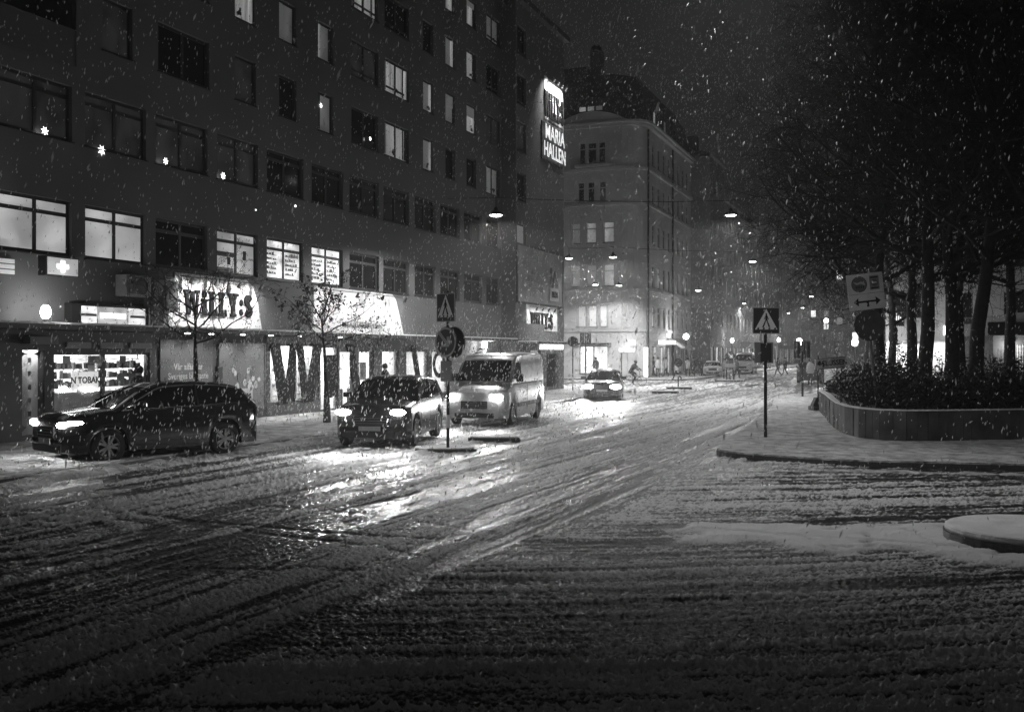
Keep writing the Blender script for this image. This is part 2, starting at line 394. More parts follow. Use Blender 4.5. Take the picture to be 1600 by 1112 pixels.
# small island, front right
pts = []
for i in range(13):
    a = R(90 + i*15); pts.append((6.25+1.0*math.cos(a), 11.95+.98*math.sin(a)))
pts += [(9.5, 10.3), (14, 9.2), (14, 11.2), (9.5, 12.5)]
o = MB().prism(pts, -.05, .13).build('kerb', GRANITE); tag(o, kind='structure')
o = MB().prism([(6.25+(p[0]-6.25)*.985 if i < 13 else p[0], 11.95+(p[1]-11.95)*.975) for i, p in enumerate(pts)], .115, .21).build('traffic_island', SNOW, bevel=.045); tag(o, kind='structure')
# snow banks thrown up against the kerbs
def heap(name, pts2, w, h, m=SNOWP, seed=1):
    mb = MB(); rows = []; rr = random.Random(seed)
    fine = []
    for a, b in zip(pts2, pts2[1:]):
        n = max(2, int((Vector(b)-Vector(a)).length/.22))
        for i in range(n): fine.append(Vector(a).lerp(Vector(b), i/n))
    for i, p in enumerate(fine):
        d = (fine[min(i+1,len(fine)-1)]-fine[max(i-1,0)]); d = d.normalized() if d.length else Vector((1,0)); nrm = Vector((-d.y, d.x))
        hh = h*(.35+rr.random()*.8); row = []
        for k in range(7):
            q = (k/6-.5)*2; pp = p + nrm*(q*w*(.8+.3*rr.random())); row.append((pp.x, pp.y, -.02 + (hh*(1-q*q)+rr.uniform(0,.02) if abs(q)<1 else 0)))
        rows.append(row)
    o = mb.grid(rows).build(name, m, smooth=True); tag(o, kind='structure')
heap('snow_bank', [w2(t, 6.0+.25*math.sin(t)) for t in range(-22, 27)], .45, .13, seed=2)
heap('snow_bank', [tuple(G(1120,722).xy), tuple(G(1300,735).xy), tuple(G(1600,742).xy), (14,17.2)], .16, .04, seed=3)

# planter with its curved concrete wall
plan_pts = [(24,25.6),(18,25.0),(12.6,24.7),(10.4,24.25),(9.6,24.2),(9.05,24.5),(8.78,25.2),(8.8,26.3),(9.1,28.0),(9.65,30.2),(10.5,33.4),(11.3,36.6),(12.1,38.6),(14,40.0),(24,41)]
pl = thing('planter_wall', (0,0,0), 0, 'low curved concrete planter wall with vertical board marks around the dark bushes', 'planter')
sm = []
for i in range(len(plan_pts)-1):
    a, b = Vector(plan_pts[i]), Vector(plan_pts[i+1]); n = max(1, int((b-a).length/.22))
    for k in range(n): sm.append(a.lerp(b, k/n))
sm.append(Vector(plan_pts[-1]))
ctr = Vector((16, 32)); rows = []; rws = random.Random(3)
inner = []
wallm = mat('board_marked_concrete', .075, .85, noise=(1.6, .6), bump=(8, .7, .02))
mb = MB()
for i, (a, b) in enumerate(zip(sm, sm[1:])):
    na = (ctr-a).normalized(); nb = (ctr-b).normalized(); dz = rws.uniform(-.004,.004); pr = rws.uniform(0,.03)
    a0 = a - na*pr; b0 = b - nb*pr; d = (b-a)*.02; a0 = a0+d; b0 = b0-d
    a1 = a+na*.18; b1 = b+nb*.18
    mb.prism([tuple(a0), tuple(b0), tuple(b1), tuple(a1)], .0, .86+dz)
    mb.prism([tuple(a+na*.02), tuple(b+nb*.02), tuple(b+nb*.16), tuple(a+na*.16)], .0, .84)
mb.build('board_marked_wall', wallm, pl)
cap = MB()
for a, b in zip(sm, sm[1:]):
    na = (ctr-a).normalized(); nb = (ctr-b).normalized(); cap.prism([tuple(a+na*.0), tuple(b+nb*.0), tuple(b+nb*.2), tuple(a+na*.2)], .868, .895)
cap.build('snow_cap', SNOW, pl)
soil = MB().prism([tuple(p+(ctr-p).normalized()*.1) for p in sm], .70, .80).build('planting_bed', mat('snow_dusted_soil', .22, .9, noise=(2, .9), bump=(7, 1, .05))); tag(soil, kind='structure')

# ------------------------------------------------------------------ buildings
def wall_holes(mb, x0, x1, z0, z1, holes, y=0.0, depth=.2, flip=None):
    T = flip or (lambda x, yy, z: (x, yy, z))
    xs = sorted({x0, x1, *[min(max(h[0],x0),x1) for h in holes], *[min(max(h[1],x0),x1) for h in holes]})
    zs = sorted({z0, z1, *[h[2] for h in holes], *[h[3] for h in holes]})
    for i in range(len(zs)-1):
        za, zb = zs[i], zs[i+1]; zc = (za+zb)/2; run = None
        hs = [h for h in holes if h[2] < zc < h[3]]
        for j in range(len(xs)-1):
            xa, xb = xs[j], xs[j+1]; xc = (xa+xb)/2
            solid = not any(h[0] < xc < h[1] for h in hs)
            if solid and run is None: run = xa
            if run is not None and (not solid or j == len(xs)-2):
                e = xb if solid else xa
                mb.quad(T(run,y,za), T(e,y,za), T(e,y,zb), T(run,y,zb)); run = None
    for a, b, c, d in [h[:4] for h in holes]:
        e = y+depth
        mb.quad(T(a,y,c),T(b,y,c),T(b,e,c),T(a,e,c)); mb.quad(T(a,y,d),T(a,e,d),T(b,e,d),T(b,y,d))
        mb.quad(T(a,y,c),T(a,e,c),T(a,e,d),T(a,y,d)); mb.quad(T(b,y,c),T(b,y,d),T(b,e,d),T(b,e,c))
def window(b, x0, x1, z0, z1, panes=1, transom=0.0, low=0.0, m=None, y=0.0, fm=None, T=None, depth=.18, bar=.085, sill=True):
    """a recessed window: frame with its bars as the part, panes and sill its sub-parts"""
    fm = fm or FRAME_D; m = m or GLASS_D; fy0, fy1 = y+depth-.07, y+depth
    fr = MB(); B = fr.box
    B(x0, x1, fy0, fy1, z0, z0+bar); B(x0, x1, fy0, fy1, z1-bar, z1)
    B(x0, x0+bar, fy0, fy1, z0+bar, z1-bar); B(x1-bar, x1, fy0, fy1, z0+bar, z1-bar)
    zs = [z0+bar, z1-bar]
    if transom: B(x0+bar, x1-bar, fy0-.005, fy1, z1-transom-.05, z1-transom+.05); zs = [z0+bar, z1-transom-.05, z1-transom+.05, z1-bar]
    if low: B(x0+bar, x1-bar, fy0-.005, fy1, z0+low-.04, z0+low+.04); zs = [z0+bar, z0+low-.04, z0+low+.04, z1-bar]
    xs = [x0+bar]
    for k in range(1, panes):
        xc = x0+(x1-x0)*k/panes; B(xc-.05, xc+.05, fy0-.015, fy1, z0+bar, z1-bar); xs += [xc-.05, xc+.05]
    xs.append(x1-bar)
    if T:
        fr.v = [T(*p) for p in fr.v]
    o = fr.build('window', fm, b)
    for i in range(0, len(xs), 2):
        for j in range(0, len(zs), 2):
            mm = m[(i//2 + j) % len(m)] if isinstance(m, (list, tuple)) else m
            p = MB().box(xs[i], xs[i+1], fy0+.02, fy0+.035, zs[j], zs[j+1])
            if T: p.v = [T(*q) for q in p.v]
            p.build('pane', mm, o)
    if sill:
        s_ = MB().box(x0-.04, x1+.04, y-.06, y+depth-.075, z0-.035, z0-.003)
        if T: s_.v = [T(*q) for q in s_.v]
        s_.build('sill', METAL_D, o)
    return o

# ---- the long block of flats on the left
lb = thing('apartment_block', W(0), R(68), 'long grey rendered block of flats with shops below and bright supermarket signs', 'building')
wins = []; holes = []
C1 = [(-75,112),(133,228),(243,324),(339,403),(417,474),(487,536),(546,592),(599,639),(648,681),(688,718),(725,753),(760,781)]
T1 = [(TP(a)+.0, TP(b)) for a, b in C1]; T1[0] = (-10.85, -8.65); T1.insert(0, (-13.6,-11.35)); T1.insert(0, (-16.3,-14.1))
DK = GLASS_D
st1 = [G_FROST, G_FROST, G_FROST, G_FROST, DK, G_ROOM, 'shelf', 'shelf', DK, DK, DK, DK, DK, DK]
for (a, b), s in zip(T1, st1): wins.append((a, b, 4.78, 6.2, 2, .36, 0, s))
for k, (a, b) in enumerate(T1): wins.append((a, b, 7.75, 9.2, 2, .30, 0, G_FAINT if k in (2,3,4,5) else DK))
UP = [(160,207,1),(247,327,2),(367,400,1),(436,463,1),(497,521,1),(549,591,2),(601,639,2),(661,677,1),(696,711,1),(729,744,1),(760,781,2)]
FL = [(10.45,11.9),(13.1,14.5),(15.75,17.15),(18.35,19.7)]
ST = {0: [G_FAINT, DK, G_FAINT, DK, G_DIM, DK, G_CURT, G_DIM, DK, DK, G_DIM],
      1: [DK, DK, G_CURT, G_DIM, G_DIM, G_FAINT, G_CURT, G_DIM, G_DIM, G_CURT, G_FAINT],
      2: [DK, G_DIM, DK, DK, DK, G_CURT, DK, DK, G_DIM, G_CURT, DK],
      3: [DK, DK, G_DIM, DK, DK, DK, DK, G_DIM, G_CURT, G_CURT, G_DIM]}
for fl, (za, zb) in enumerate(FL):
    for k, (a, b, n) in enumerate(UP):
        wins.append((TP(a), TP(b), za, zb, n, 0, (.28 if n == 2 and fl else 0), ST[fl][k]))
LOG = [(-12.9, -8.5, 9.75, 12.3), (-12.9, -8.5, 12.75, 15.0), (-12.9, -8.5, 15.5, 17.7)]
wins += [(-15.4,-14.2,a,b,1,0,0,DK) for a, b in FL]
ends = TP(806, .81); xe = TP(880, .81)
holes = [w[:4] for w in wins] + LOG
# ground floor openings
kx0, kx1 = TP(83), TP(233); dx0, dx1 = TP(33), TP(68)
shopw = [(TP(a), TP(b), .55, 2.55) for a, b in ((421,460),(462,498))]
door2 = (TP(500), TP(528), .14, 2.5)
shop3 = [(TP(a), TP(b), .4, 2.35) for a, b in ((560,583),(596,622),(634,668),(674,700))]
g_holes = [(kx0,kx1,.75,2.28), (dx0,dx1,.25,2.35), door2] + shopw + shop3 + [(TP(742), TP(752), .14, 2.3)]
mb = MB(); wall_holes(mb, -18, 20.4, 0, 20.6, holes+g_holes)
mb.quad((20.4,0,0),(20.4,-.81,0),(20.4,-.81,20.85),(20.4,0,20.85))
sec = [(TP(808,.81), TP(822,.81), a, b) for a, b in ((18.15,19.7),(15.5,17.1),(13.0,14.6),(10.35,11.9),(7.9,9.15))]
wall_holes(mb, 20.4, 28.2, 0, 20.85, sec + [(22.6,24.2,.14,2.4),(25.2,27.2,.3,2.2)], y=-.81)
mb.quad((28.2,-.81,0),(28.2,12,0),(28.2,12,20.85),(28.2,-.81,20.85)); mb.quad((-18,0,0),(-18,12,0),(-18,12,20.6),(-18,0,20.6))
mb.build('wall', STUCCO, lb, fix=False)
mb = MB().box(-18.1, 20.35, -.35, 12, 20.6, 20.85); mb.box(20.3, 28.4, -1.15, 12, 20.86, 21.15); mb.build('roof', ROOFM, lb)
for k, L in enumerate(LOG):
    a, b, c, d = L
    mb = MB(); mb.quad((a,1.4,c),(b,1.4,c),(b,1.4,d),(a,1.4,d)); mb.quad((a,.2,c),(a,1.4,c),(a,1.4,d),(a,.2,d)); mb.quad((b,.2,c),(b,1.4,c),(b,1.4,d),(b,.2,d)); mb.quad((a,.2,c),(b,.2,c),(b,1.4,c),(a,1.4,c)); mb.quad((a,.2,d),(b,.2,d),(b,1.4,d),(a,1.4,d))
    mb.build('loggia', STUCCO_D, lb, fix=False)
    o = MB().box(a, b, .02, .06, c, c+.95).build('balcony_front', PAINTG, lb)
for (a, b, c, d, n, tr, lo, s) in wins:
    shelf = s == 'shelf'
    o = window(lb, a, b, c, d, n, tr, lo, (G_ROOM if s == G_ROOM else (G_SHOP if shelf else s)))
    if shelf:
        for zz in (4.98, 5.14, 5.30, 5.46, 5.62):
            for x_ in (a+.1, (a+b)/2+.08):
                w_ = random.uniform(.45,.85); MB().box(x_, x_+w_, .075, .09, zz, zz+.018).build('shelf_edge', METAL_D, o)
                xx = x_+.02
                while xx < x_+w_-.1:
                    q_ = random.uniform(.04,.12); MB().box(xx, xx+q_, .076, .088, zz+.02, zz+random.uniform(.06,.12)).build('goods', random.choice([METAL, PAINTG, mat('grey_goods', .4), PAINTG]), o); xx += q_+random.uniform(.01,.08)
    if s == G_ROOM:
        MB().box(a+.1, a+.95, .07, .086, 5.35, 5.5).build('shelf_edge', PAINTG, o); MB().box(a+.6, a+.75, .07, .084, 5.1, 5.34).build('notice', METAL_D, o)
        MB().box(b-.7, b-.55, .07, .084, 5.3, 5.6).build('notice', METAL_D, o); MB().box(a+.1, a+.9, .07, .082, 4.86, 5.0).build('notice', METAL, o)
    if s in (G_CURT, G_DIM):
        v_ = random.random(); dk = mat('dark_curtain', .06, .9); w_ = (b-a)
        if v_ < .75: q_ = random.uniform(.10,.26)*w_/n; MB().box(a+.09, a+.09+q_, .085, .105, c+.1, d-.09).build('curtain', random.choice([dk, G_DIM, G_CURT]), o)
        if v_ > .35: q_ = random.uniform(.10,.22)*w_/n; MB().box(b-.09-q_, b-.09, .085, .105, c+.1, d-.09).build('curtain', random.choice([dk, G_CURT]), o)
        if v_ > .5:
            p_ = MB(); xx = a+w_*random.uniform(.3,.7)
            for _ in range(5): p_.ball((xx+random.gauss(0,.07), .08, c+.2+abs(random.gauss(0,.10))), .06, 6, (1,.3,1.2))
            p_.build('potted_plant', dk, o)
        if random.random() < .3: MB().box(a+.09, b-.09, .08, .10, d-random.uniform(.3,.7), d-.09).build('blind', G_DIM, o)
    if s in (G_CURT,) and n == 2:
        MB().box(a+.08, a+.22, .07, .08, c+.1, d-.1).build('curtain', STUCCO_P, o); MB().box(b-.5, b-.4, .07, .08, c+.1, d-.1).build('curtain', mat('dark_curtain', .06, .9), o)
for (a, b, c, d), s in zip(sec, [DK, DK, G_FAINT, DK, G_DIM]): window(lb, a, b, c, d, 1, 0, .2, s, y=-.81)
# canopy over the shops, snow on it
MB().box(-18, 20.3, -1.0, -.002, 2.86, 2.98).build('canopy', METAL_D, lb)
MB().box(-18, 20.3, -.98, -.004, 2.982, 3.03).build('canopy_snow', SNOW, lb)
MB().box(20.6, 26.2, -2.0, -.812, 2.75, 2.85).build('canopy', METAL_D, lb); MB().box(20.65, 26.15, -1.95, -.814, 2.852, 2.90).build('canopy_snow', SNOW, lb)
MB().box(20.45, 24.4, -.95, -.812, 2.95, 3.85).build('sign_band', PAINTG, lb)
# dark shop fronts around the openings
SF = mat('dark_shopfront', .02, .5, noise=(3, .3))
def front(x0, x1, z0, z1, hs, m=SF, y=-.03, name='shopfront'):
    mb = MB(); wall_holes(mb, x0, x1, z0, z1, hs, y=y, depth=.06); mb.build(name, m, lb, fix=False)
front(-18, TP(240), .0, 2.84, [(kx0,kx1,.75,2.28),(dx0,dx1,.25,2.35)])
front(TP(415), TP(700), .0, 2.84, shopw+[door2]+shop3)
for px_ in (262, 300, 350, 395, 440, 505):  # rightmost pair are canopy lamps, the others added to brighten the posters
    t_ = TP(px_); MB().lathe([(0,2.83),(.07,2.83),(.08,2.855)], (t_,-.72,0), 12).build('canopy_and_fill_light', G_WHITE, lb)
    lamp('SPOT', 'canopy_and_fill_spot', lb, (t_,-.72,2.80), 45 if px_ < 400 else 80, .06, (R(16),0,0), R(130), .7)
# kiosk interior
def room(x0, x1, z0, z1, depth, strength, m=None):
    mb = MB(); y0 = .2
    mb.quad((x0,depth,z0),(x1,depth,z0),(x1,depth,z1),(x0,depth,z1)); mb.quad((x0,y0,z0),(x0,depth,z0),(x0,depth,z1),(x0,y0,z1))
    mb.quad((x1,y0,z0),(x1,depth,z0),(x1,depth,z1),(x1,y0,z1)); mb.quad((x0,y0,z0),(x1,y0,z0),(x1,depth,z0),(x0,depth,z0)); mb.quad((x0,y0,z1),(x1,y0,z1),(x1,depth,z1),(x0,depth,z1))
    mb.build('shop_room', m or mat('shop_wall', .5, .8, noise=(2, .2)), lb, fix=False)
    if strength: lamp('AREA', 'shop_ceiling_light', lb, ((x0+x1)/2, (y0+depth)/2, z1-.06), strength, ((x1-x0)*.8, (depth-y0)*.7))
GG = [mat('goods_%d' % i, c, .5) for i, c in enumerate((.04,.12,.3,.55,.75))]
room(kx0-.6, kx1+.4, .0, 2.7, 2.6, 420)
rr = random.Random(11)
for sx in np.arange(kx0+.15, kx1-.1, .42):
    if rr.random() < .9:
        sh = MB()
        for z in (1.35, 1.6, 1.85, 2.1): sh.box(sx, sx+.36, .35, .6, z, z+.02)
        o = sh.build('shelf', FRAME_W, lb)
        for z in (1.37, 1.62, 1.87):
            x = sx+.02
            while x < sx+.3:
                w = rr.uniform(.05,.13); h = rr.uniform(.1,.21); MB().box(x, x+w, .36, .36+rr.uniform(.05,.15), z, z+h).build('goods', rr.choice(GG), o); x += w+.012
for k in range(9):
    x = rr.uniform(kx0+.1, kx1-.4); z = rr.choice([1.5,1.75,2.0]); MB().box(x, x+.24, .24, .25, z, z+.2).build('poster', rr.choice(GG[2:]), lb)
for k in range(8):
    x = kx0+.1+k*.42; MB().box(x, x+.1, .6, .75, .8, 1.2+rr.uniform(-.1,.1)).build('goods', rr.choice(GG), lb)
# N TOBAK board in the kiosk window
tb = MB().box(TP(117), TP(158), .10, .13, 1.32, 1.78).build('tobacco_board', glow('lit_board', .9), lb)
text('N TOBAK', .24, LETTER, lb, ((TP(117)+TP(158))/2, .095, 1.55), bold=.006, sx=.95)
MB().box(kx0, kx1, .11, .122, .76, 1.25).build('lower_panel', glow('backlit_lower_panel', .09, .2, noise=((3,1,4), .2)), lb)
wk = window(lb, kx0, kx1, .75, 2.28, 2, m=mat('clear', .5), depth=.1, bar=.05, sill=True)
for ch in list(wk.children):
    if ch.name.startswith('pane'): bpy.data.objects.remove(ch)
CLEAR = bpy.data.materials.new('clear_glass'); CLEAR.use_nodes = True
nt = CLEAR.node_tree; nt.nodes.clear(); oo = nt.nodes.new('ShaderNodeOutputMaterial'); tr = nt.nodes.new('ShaderNodeBsdfTransparent'); gl = nt.nodes.new('ShaderNodeBsdfGlossy'); mx = nt.nodes.new('ShaderNodeMixShader')
tr.inputs[0].default_value = (.9,.9,.9,1); gl.inputs['Roughness'].default_value = .05; mx.inputs[0].default_value = .06
nt.links.new(tr.outputs[0], mx.inputs[1]); nt.links.new(gl.outputs[0], mx.inputs[2]); nt.links.new(mx.outputs[0], oo.inputs[0])
MB().box(kx0+.05, kx1-.05, .05, .056, .8, 2.23).build('pane', CLEAR, wk)
# kiosk door with a rounded pane
room(dx0-.2, dx1+.2, .0, 2.6, 1.8, 90)
dm = MB(); x0, x1, z0, z1 = dx0+.08, dx1-.08, .45, 2.25
op = rounded([(x0,z0),(x1,z0),(x1,z1),(x0,z1)], .16, 4); no = len(op)
outr = []
for p in op:
    outr.append((dx0 if p[0] < (x0+x1)/2 else dx1, .25 if p[1] < (z0+z1)/2 else 2.35) if (min(abs(p[0]-x0),abs(p[0]-x1)) < .1 and min(abs(p[1]-z0),abs(p[1]-z1)) < .1) else p)
dm.add([(p[0],.08,p[1]) for p in op]+[(q[0],.08,q[1]) for q in outr], [(i,(i+1)%no,no+(i+1)%no,no+i) for i in range(no)])
door = dm.build('door', SF, lb, fix=False)
MB().box(x0, x1, .095, .1, z0, z1).build('pane', CLEAR, door); MB().box(x1+.01, x1+.04, .0, .08, 1.1, 1.35).build('handle', METAL, door)
for k in range(10):
    z = .5+k*.17; MB().box(dx0+.15+.3*(k%2), dx0+.45+.3*(k%2), .5, .7, z, z+.13).build('goods', GG[k%5], lb)
# oval name plates above the kiosk window, sign ledge
for (a, b), s in zip(((102,140),(154,190),(201,235)), ('Spelmoden','Lottomix','Postnytt')):
    xa, xb = TP(a), TP(b); pt = MB().prism_xz(rounded([(xa,2.40),(xb,2.40),(xb,2.56),(xa,2.56)], .05, 3), -.06, -.035).build('name_plate', mat('plate_grey', .3, .6), lb)
MB().box(TP(33), TP(77), -.3, -.05, 2.50, 2.68).build('name_plate', PAINTG, lb)
# big light box above the kiosk
xa, xb = TP(100), TP(218)
MB().box(TP(98), xb, -.30, -.05, 3.02, 3.56).build('light_box', METAL_D, lb)
MB().box(TP(113), TP(137), -.315, -.302, 3.06, 3.50).build('sign_panel', G_SIGN, lb); MB().box(TP(138), TP(186), -.315, -.302, 3.06, 3.50).build('sign_panel', glow('backlit_sign_mid', .45, noise=((2,1,5),.25)), lb)
MB().box(TP(187), TP(213), -.315, -.302, 3.06, 3.50).build('sign_panel', G_SIGN, lb); MB().box(TP(142), TP(182), -.335, -.317, 3.21, 3.34).build('bright_strip', G_TUBE, lb)
for a, b in ((112,136),(190,212)): MB().box(TP(a), TP(b), -.325, -.316, 3.24, 3.31).build('sign_strip', PAINTG, lb)
MB().box(TP(219), TP(220.5), -.32, -.08, 3.05, 3.55).build('bracket', FRAME_W, lb)
# pharmacy cross light box, hung out from the wall
pc = thing('cross_sign', W(TP(92), .05, 0), R(68), 'small lit box sign with a white cross, hung from the wall above the kiosk door', 'sign')
MB().box(-1.05, 0, -.62, -.38, 4.18, 4.66).build('box', METAL_D, pc); MB().box(-1.0, -.05, -.64, -.622, 4.21, 4.63).build('lit_face', glow('cross_face', .30, noise=((1.5,1,2),.6)), pc)
mb = MB().box(-.60,-.48,-.665,-.642,4.28,4.57); mb.box(-.72,-.36,-.663,-.643,4.37,4.48); mb.build('cross', glow('cross_white', 1.6), pc); MB().box(-.08,-.02,-.38,.05,4.38,4.46).build('bracket', METAL_D, pc)
ps = thing('strip_sign', W(TP(18), .05, 0), R(68), 'faint striped panel sign on the wall at the left edge', 'sign')
for k in range(3): MB().box(-1.2, 0, -.05, -.0, 4.18+k*.13, 4.28+k*.13).build('stripe', glow('faint_strip', .22), ps)
# globe lamp on its ledge
gp = thing('globe_lamp', W(TP(45), .55, 0), R(68), 'bright white globe lamp above the kiosk door', 'lamp')
MB().ball((0,0,3.28), .125, 14, (1,1,1.45)).build('globe', glow('kiosk_globe', 22), gp, smooth=True); MB().tube((0,0,3.04),(0,0,3.12),.05).build('base', METAL_D, gp)
lamp('POINT', 'globe_light', gp, (0,-.45,3.35), 45, .12)
# air conditioner and grey cabinet
ac = thing('air_conditioner', W(TP(178), .02, 0), R(68), 'wall-mounted air conditioner box between the light box and the first-floor windows', 'air conditioner')
wA = TP(217)-TP(178); MB().box(0, wA, -.42, -.02, 3.83, 4.42).build('housing', mat('ac_paint', .22, .6, noise=(4,.2)), ac, bevel=.02)
mb = MB(); mb.lathe([(.0,-.425),(.22,-.425),(.235,-.44),(.22,-.43)], (wA*.6, 0, 4.12), 20, 'y'); mb.build('fan_grille', METAL_D, ac)
for k in range(6): MB().box(.05+k*.05, .07+k*.05, -.44, -.422, 3.9, 4.35).build('louvre', METAL, ac)
cb = thing('grey_wall_cabinet', W(TP(222), .02, 0), R(68), 'dark metal cabinet on the wall left of the first supermarket sign', 'cabinet')
MB().box(0, 1.0, -.4, -.02, 3.45, 4.35).build('housing', PAINTG, cb, bevel=.02); MB().box(.45,.5,-.42,-.402,3.5,4.3).build('seam_strip', METAL_D, cb)
# supermarket wall sign 1 (black slab letters on a white sheet shaped like the floodlight wash) and 2
def wall_sign(poly, letters, lx, lz, name, label, y=-.0, pm=WHITEW, lights=4, power=120, s=0.0, th=.035):
    o = thing(name, W(0, s), R(68), label, 'sign')
    MB().prism_xz(poly, y-.03, y-.004).build('wash_panel', pm, o)  # bright patch of the floodlights put into a white sheet on the wall
    if letters: slab_word(letters, lx[0], lx[1], lz[0], lz[1], y-.05-th, y-.05, LETTER, o)
    xs = np.linspace(min(p[0] for p in poly)+.5, max(p[0] for p in poly)-.6, lights); zt = max(p[1] for p in poly)
    rail = MB().tube((xs[0]-.2, y-.5, zt-.14),(xs[-1]+.2, y-.5, zt-.14), .012, n=6)
    for x in xs: rail.tube((x, y, zt-.08),(x, y-.5, zt-.14), .014, n=6)
    rail.build('lamp_rail', METAL_D, o)
    for x in xs:
        h = MB().tube((x, y-.5, zt-.14),(x, y-.40, zt-.32), .035, .06, 10); h.build('spotlight', METAL_D, o)
        lamp('SPOT', 'flood_light', o, (x, y-.95, zt-.15), power, .05, (R(42),0,0), R(110), .8)
    return o
xa, xb = TP(262), TP(405)
wall_sign([(xa,3.04),(TP(408),3.04),(TP(402),3.9),(TP(394),4.45),(TP(384),4.66),(TP(272),4.66),(TP(272),4.62),(TP(272),4.3),(xa,4.1)], 'WILLY:S', (TP(284), TP(392)), (3.42, 4.18), 'supermarket_wall_sign',
          'floodlit wall sign on a white patch shaped as the light wash, with heavy black slab letters behind the bare street tree', power=150)
wall_sign([(TP(487),3.04),(TP(630),3.04),(TP(618),4.5),(TP(612),4.72),(TP(490),4.72)], '', (0,0), (0,0), 'floodlit_wall_panel',
          'floodlit white wall panel behind the second street tree, with small dark lettering', power=60)
text('MARIAHALLEN', .30, mat('faded_letter', .3, .7), lb, ((TP(525)+TP(605))/2, -.06, 3.35), bold=.006, sx=1.5)
# giant dark letters on the windows
for h in shopw + [door2] + shop3:
    o = window(lb, *h, 1, m=CLEAR, depth=.1, bar=.04, sill=False)
room(TP(416), TP(545), .0, 2.8, 4.0, 1500); room(TP(550), TP(712), .0, 2.8, 3.0, 1000)
for k in range(14):
    x = TP(418) + k*.55; o = MB().box(x, x+.45, 1.8, 2.2, .1, 1.9+.2*(k%2)).build('shelf_unit', GG[3], lb)
    for z in np.arange(.4, 1.8, .3): MB().box(x+.02, x+.43, 1.78, 1.799, z, z+.12).build('goods', GG[(k*3+int(z*7))%5], o)
slab = MB()
wx0, wx1 = TP(418), TP(500); ww = wx1-wx0
for i, (p, q, wd) in enumerate((((.27,.5),(.10,2.6),.18),((.33,.5),(.44,2.6),.13),((.68,.5),(.56,2.6),.13),((.75,.5),(.92,2.6),.18))):
    slab.prism_xz([(wx0+x*ww, z) for x, z in bar2(p, q, wd)], -.075-.002*i, -.05)
slab.build('giant_letter', LETTER, lb)
MB().prism_xz([(TP(508),.6),(TP(524),.6),(TP(524),2.2),(TP(508),2.2)], -.075, -.05).build('giant_letter', LETTER, lb)
mb = MB().prism_xz([(wx0+6.9-2.9+x, z) for x, z in bar2((1.9,.5),(1.2,2.6),.5)], -.075, -.05); mb.prism_xz([(TP(640)+x, z) for x, z in bar2((.9,.5),(.2,2.6),.45)], -.079, -.05); mb.build('giant_letter', LETTER, lb)
MB().box(TP(529), TP(543), -.09, -.052, .9, 2.3).build('glowing_strip', glow('glowing_strip', .85), lb); MB().box(TP(533.5), TP(538.5), -.085, -.052, .25, .89).build('glowing_strip', MC['glowing_strip'], lb)  # glowing boxes stand in for window light between the giant letters
mb = MB(); mb.lathe([(.62,-.09),(.62,-.05),(.42,-.05),(.42,-.09),(.62,-.09)], (TP(684),0,1.75), 24, 'y'); mb.build('giant_letter', LETTER, lb)
MB().box(TP(566), TP(576), .12,.13,1.2,1.9).build('poster', GG[2], lb)
# posters on the wall between the shops
pst = thing('text_poster', W(0,.035), R(68), 'large dark poster with three white lines of Swedish text beside the kiosk', 'poster')
xa, xb = TP(247), TP(329); MB().box(xa, xb, -.05, 0, .55, 2.68).build('panel', mat('dark_poster', .13, .55, noise=(1.5,.15)), pst); cx = TP(291)
for k, s in enumerate(('Vår affär har', 'Sveriges billigaste', 'matkasse.')): text(s, .27, PAINTW, pst, (cx, -.055, 1.86-k*.28), bold=.003, sx=.95)
fam = thing('picture_poster', W(0,.035), R(68), 'framed poster of a full white grocery bag among vegetables, right of the text poster', 'poster')
xa, xb = TP(339), TP(410); MB().box(xa, xb, -.05, 0, .5, 2.55).build('panel', mat('mid_poster', .17, .55, noise=(1.2,.2)), fam)
mb = MB(); mb.box(xa,xb,-.07,-.052,.46,.5); mb.box(xa,xb,-.07,-.052,2.55,2.59); mb.box(xb,xb+.04,-.07,-.052,.46,2.59); mb.build('frame', METAL, fam)
bx0, bx1 = TP(365), TP(391); MB().box(bx0, bx1, -.062, -.052, .62, 1.12).build('printed_bag', PAINTW, fam); slab_word('WILLY:S', bx0+.1, bx1-.1, .78, .96, -.075, -.064, LETTER, fam)
rr = random.Random(5)
for k in range(26):
    x = rr.gauss((bx0+bx1)/2, .42); z = 1.15+abs(rr.gauss(0,.42)); r = rr.uniform(.05,.14)
    if xa+.2 < x < xb-.2 and z < 2.3: MB().prism_xz([(x+r*math.cos(a)*rr.uniform(.7,1), z+r*1.2*math.sin(a)*rr.uniform(.7,1)) for a in np.arange(0,6.28,.7)], -.06-.0012*k*.3, -.052).build('printed_shape', rr.choice(GG[1:]), fam)
MB().box(TP(336), TP(343), -.12, -.0, 1.2, 1.85).build('notice_case', METAL_D, lb)
# lamp at the corner, shop sign
cl = thing('wall_lantern', W(TP(757,.35), .35, 0), R(68), 'bright wall lantern above the van roof, near the corner of the long block', 'lamp')
MB().box(-.10,.10,-.10,.10,2.5,2.82).build('lantern_glass', glow('lantern', 14), cl, bevel=.02); MB().box(-.03,.03,-.03,.35,2.42,2.49).build('bracket', METAL_D, cl); MB().box(-.05,.05,-.05,.05,2.05,2.41).build('stem', glow('lantern_stem', 2.0), cl)
lamp('POINT', 'lantern_light', cl, (0,-.3,2.65), 160, .1)
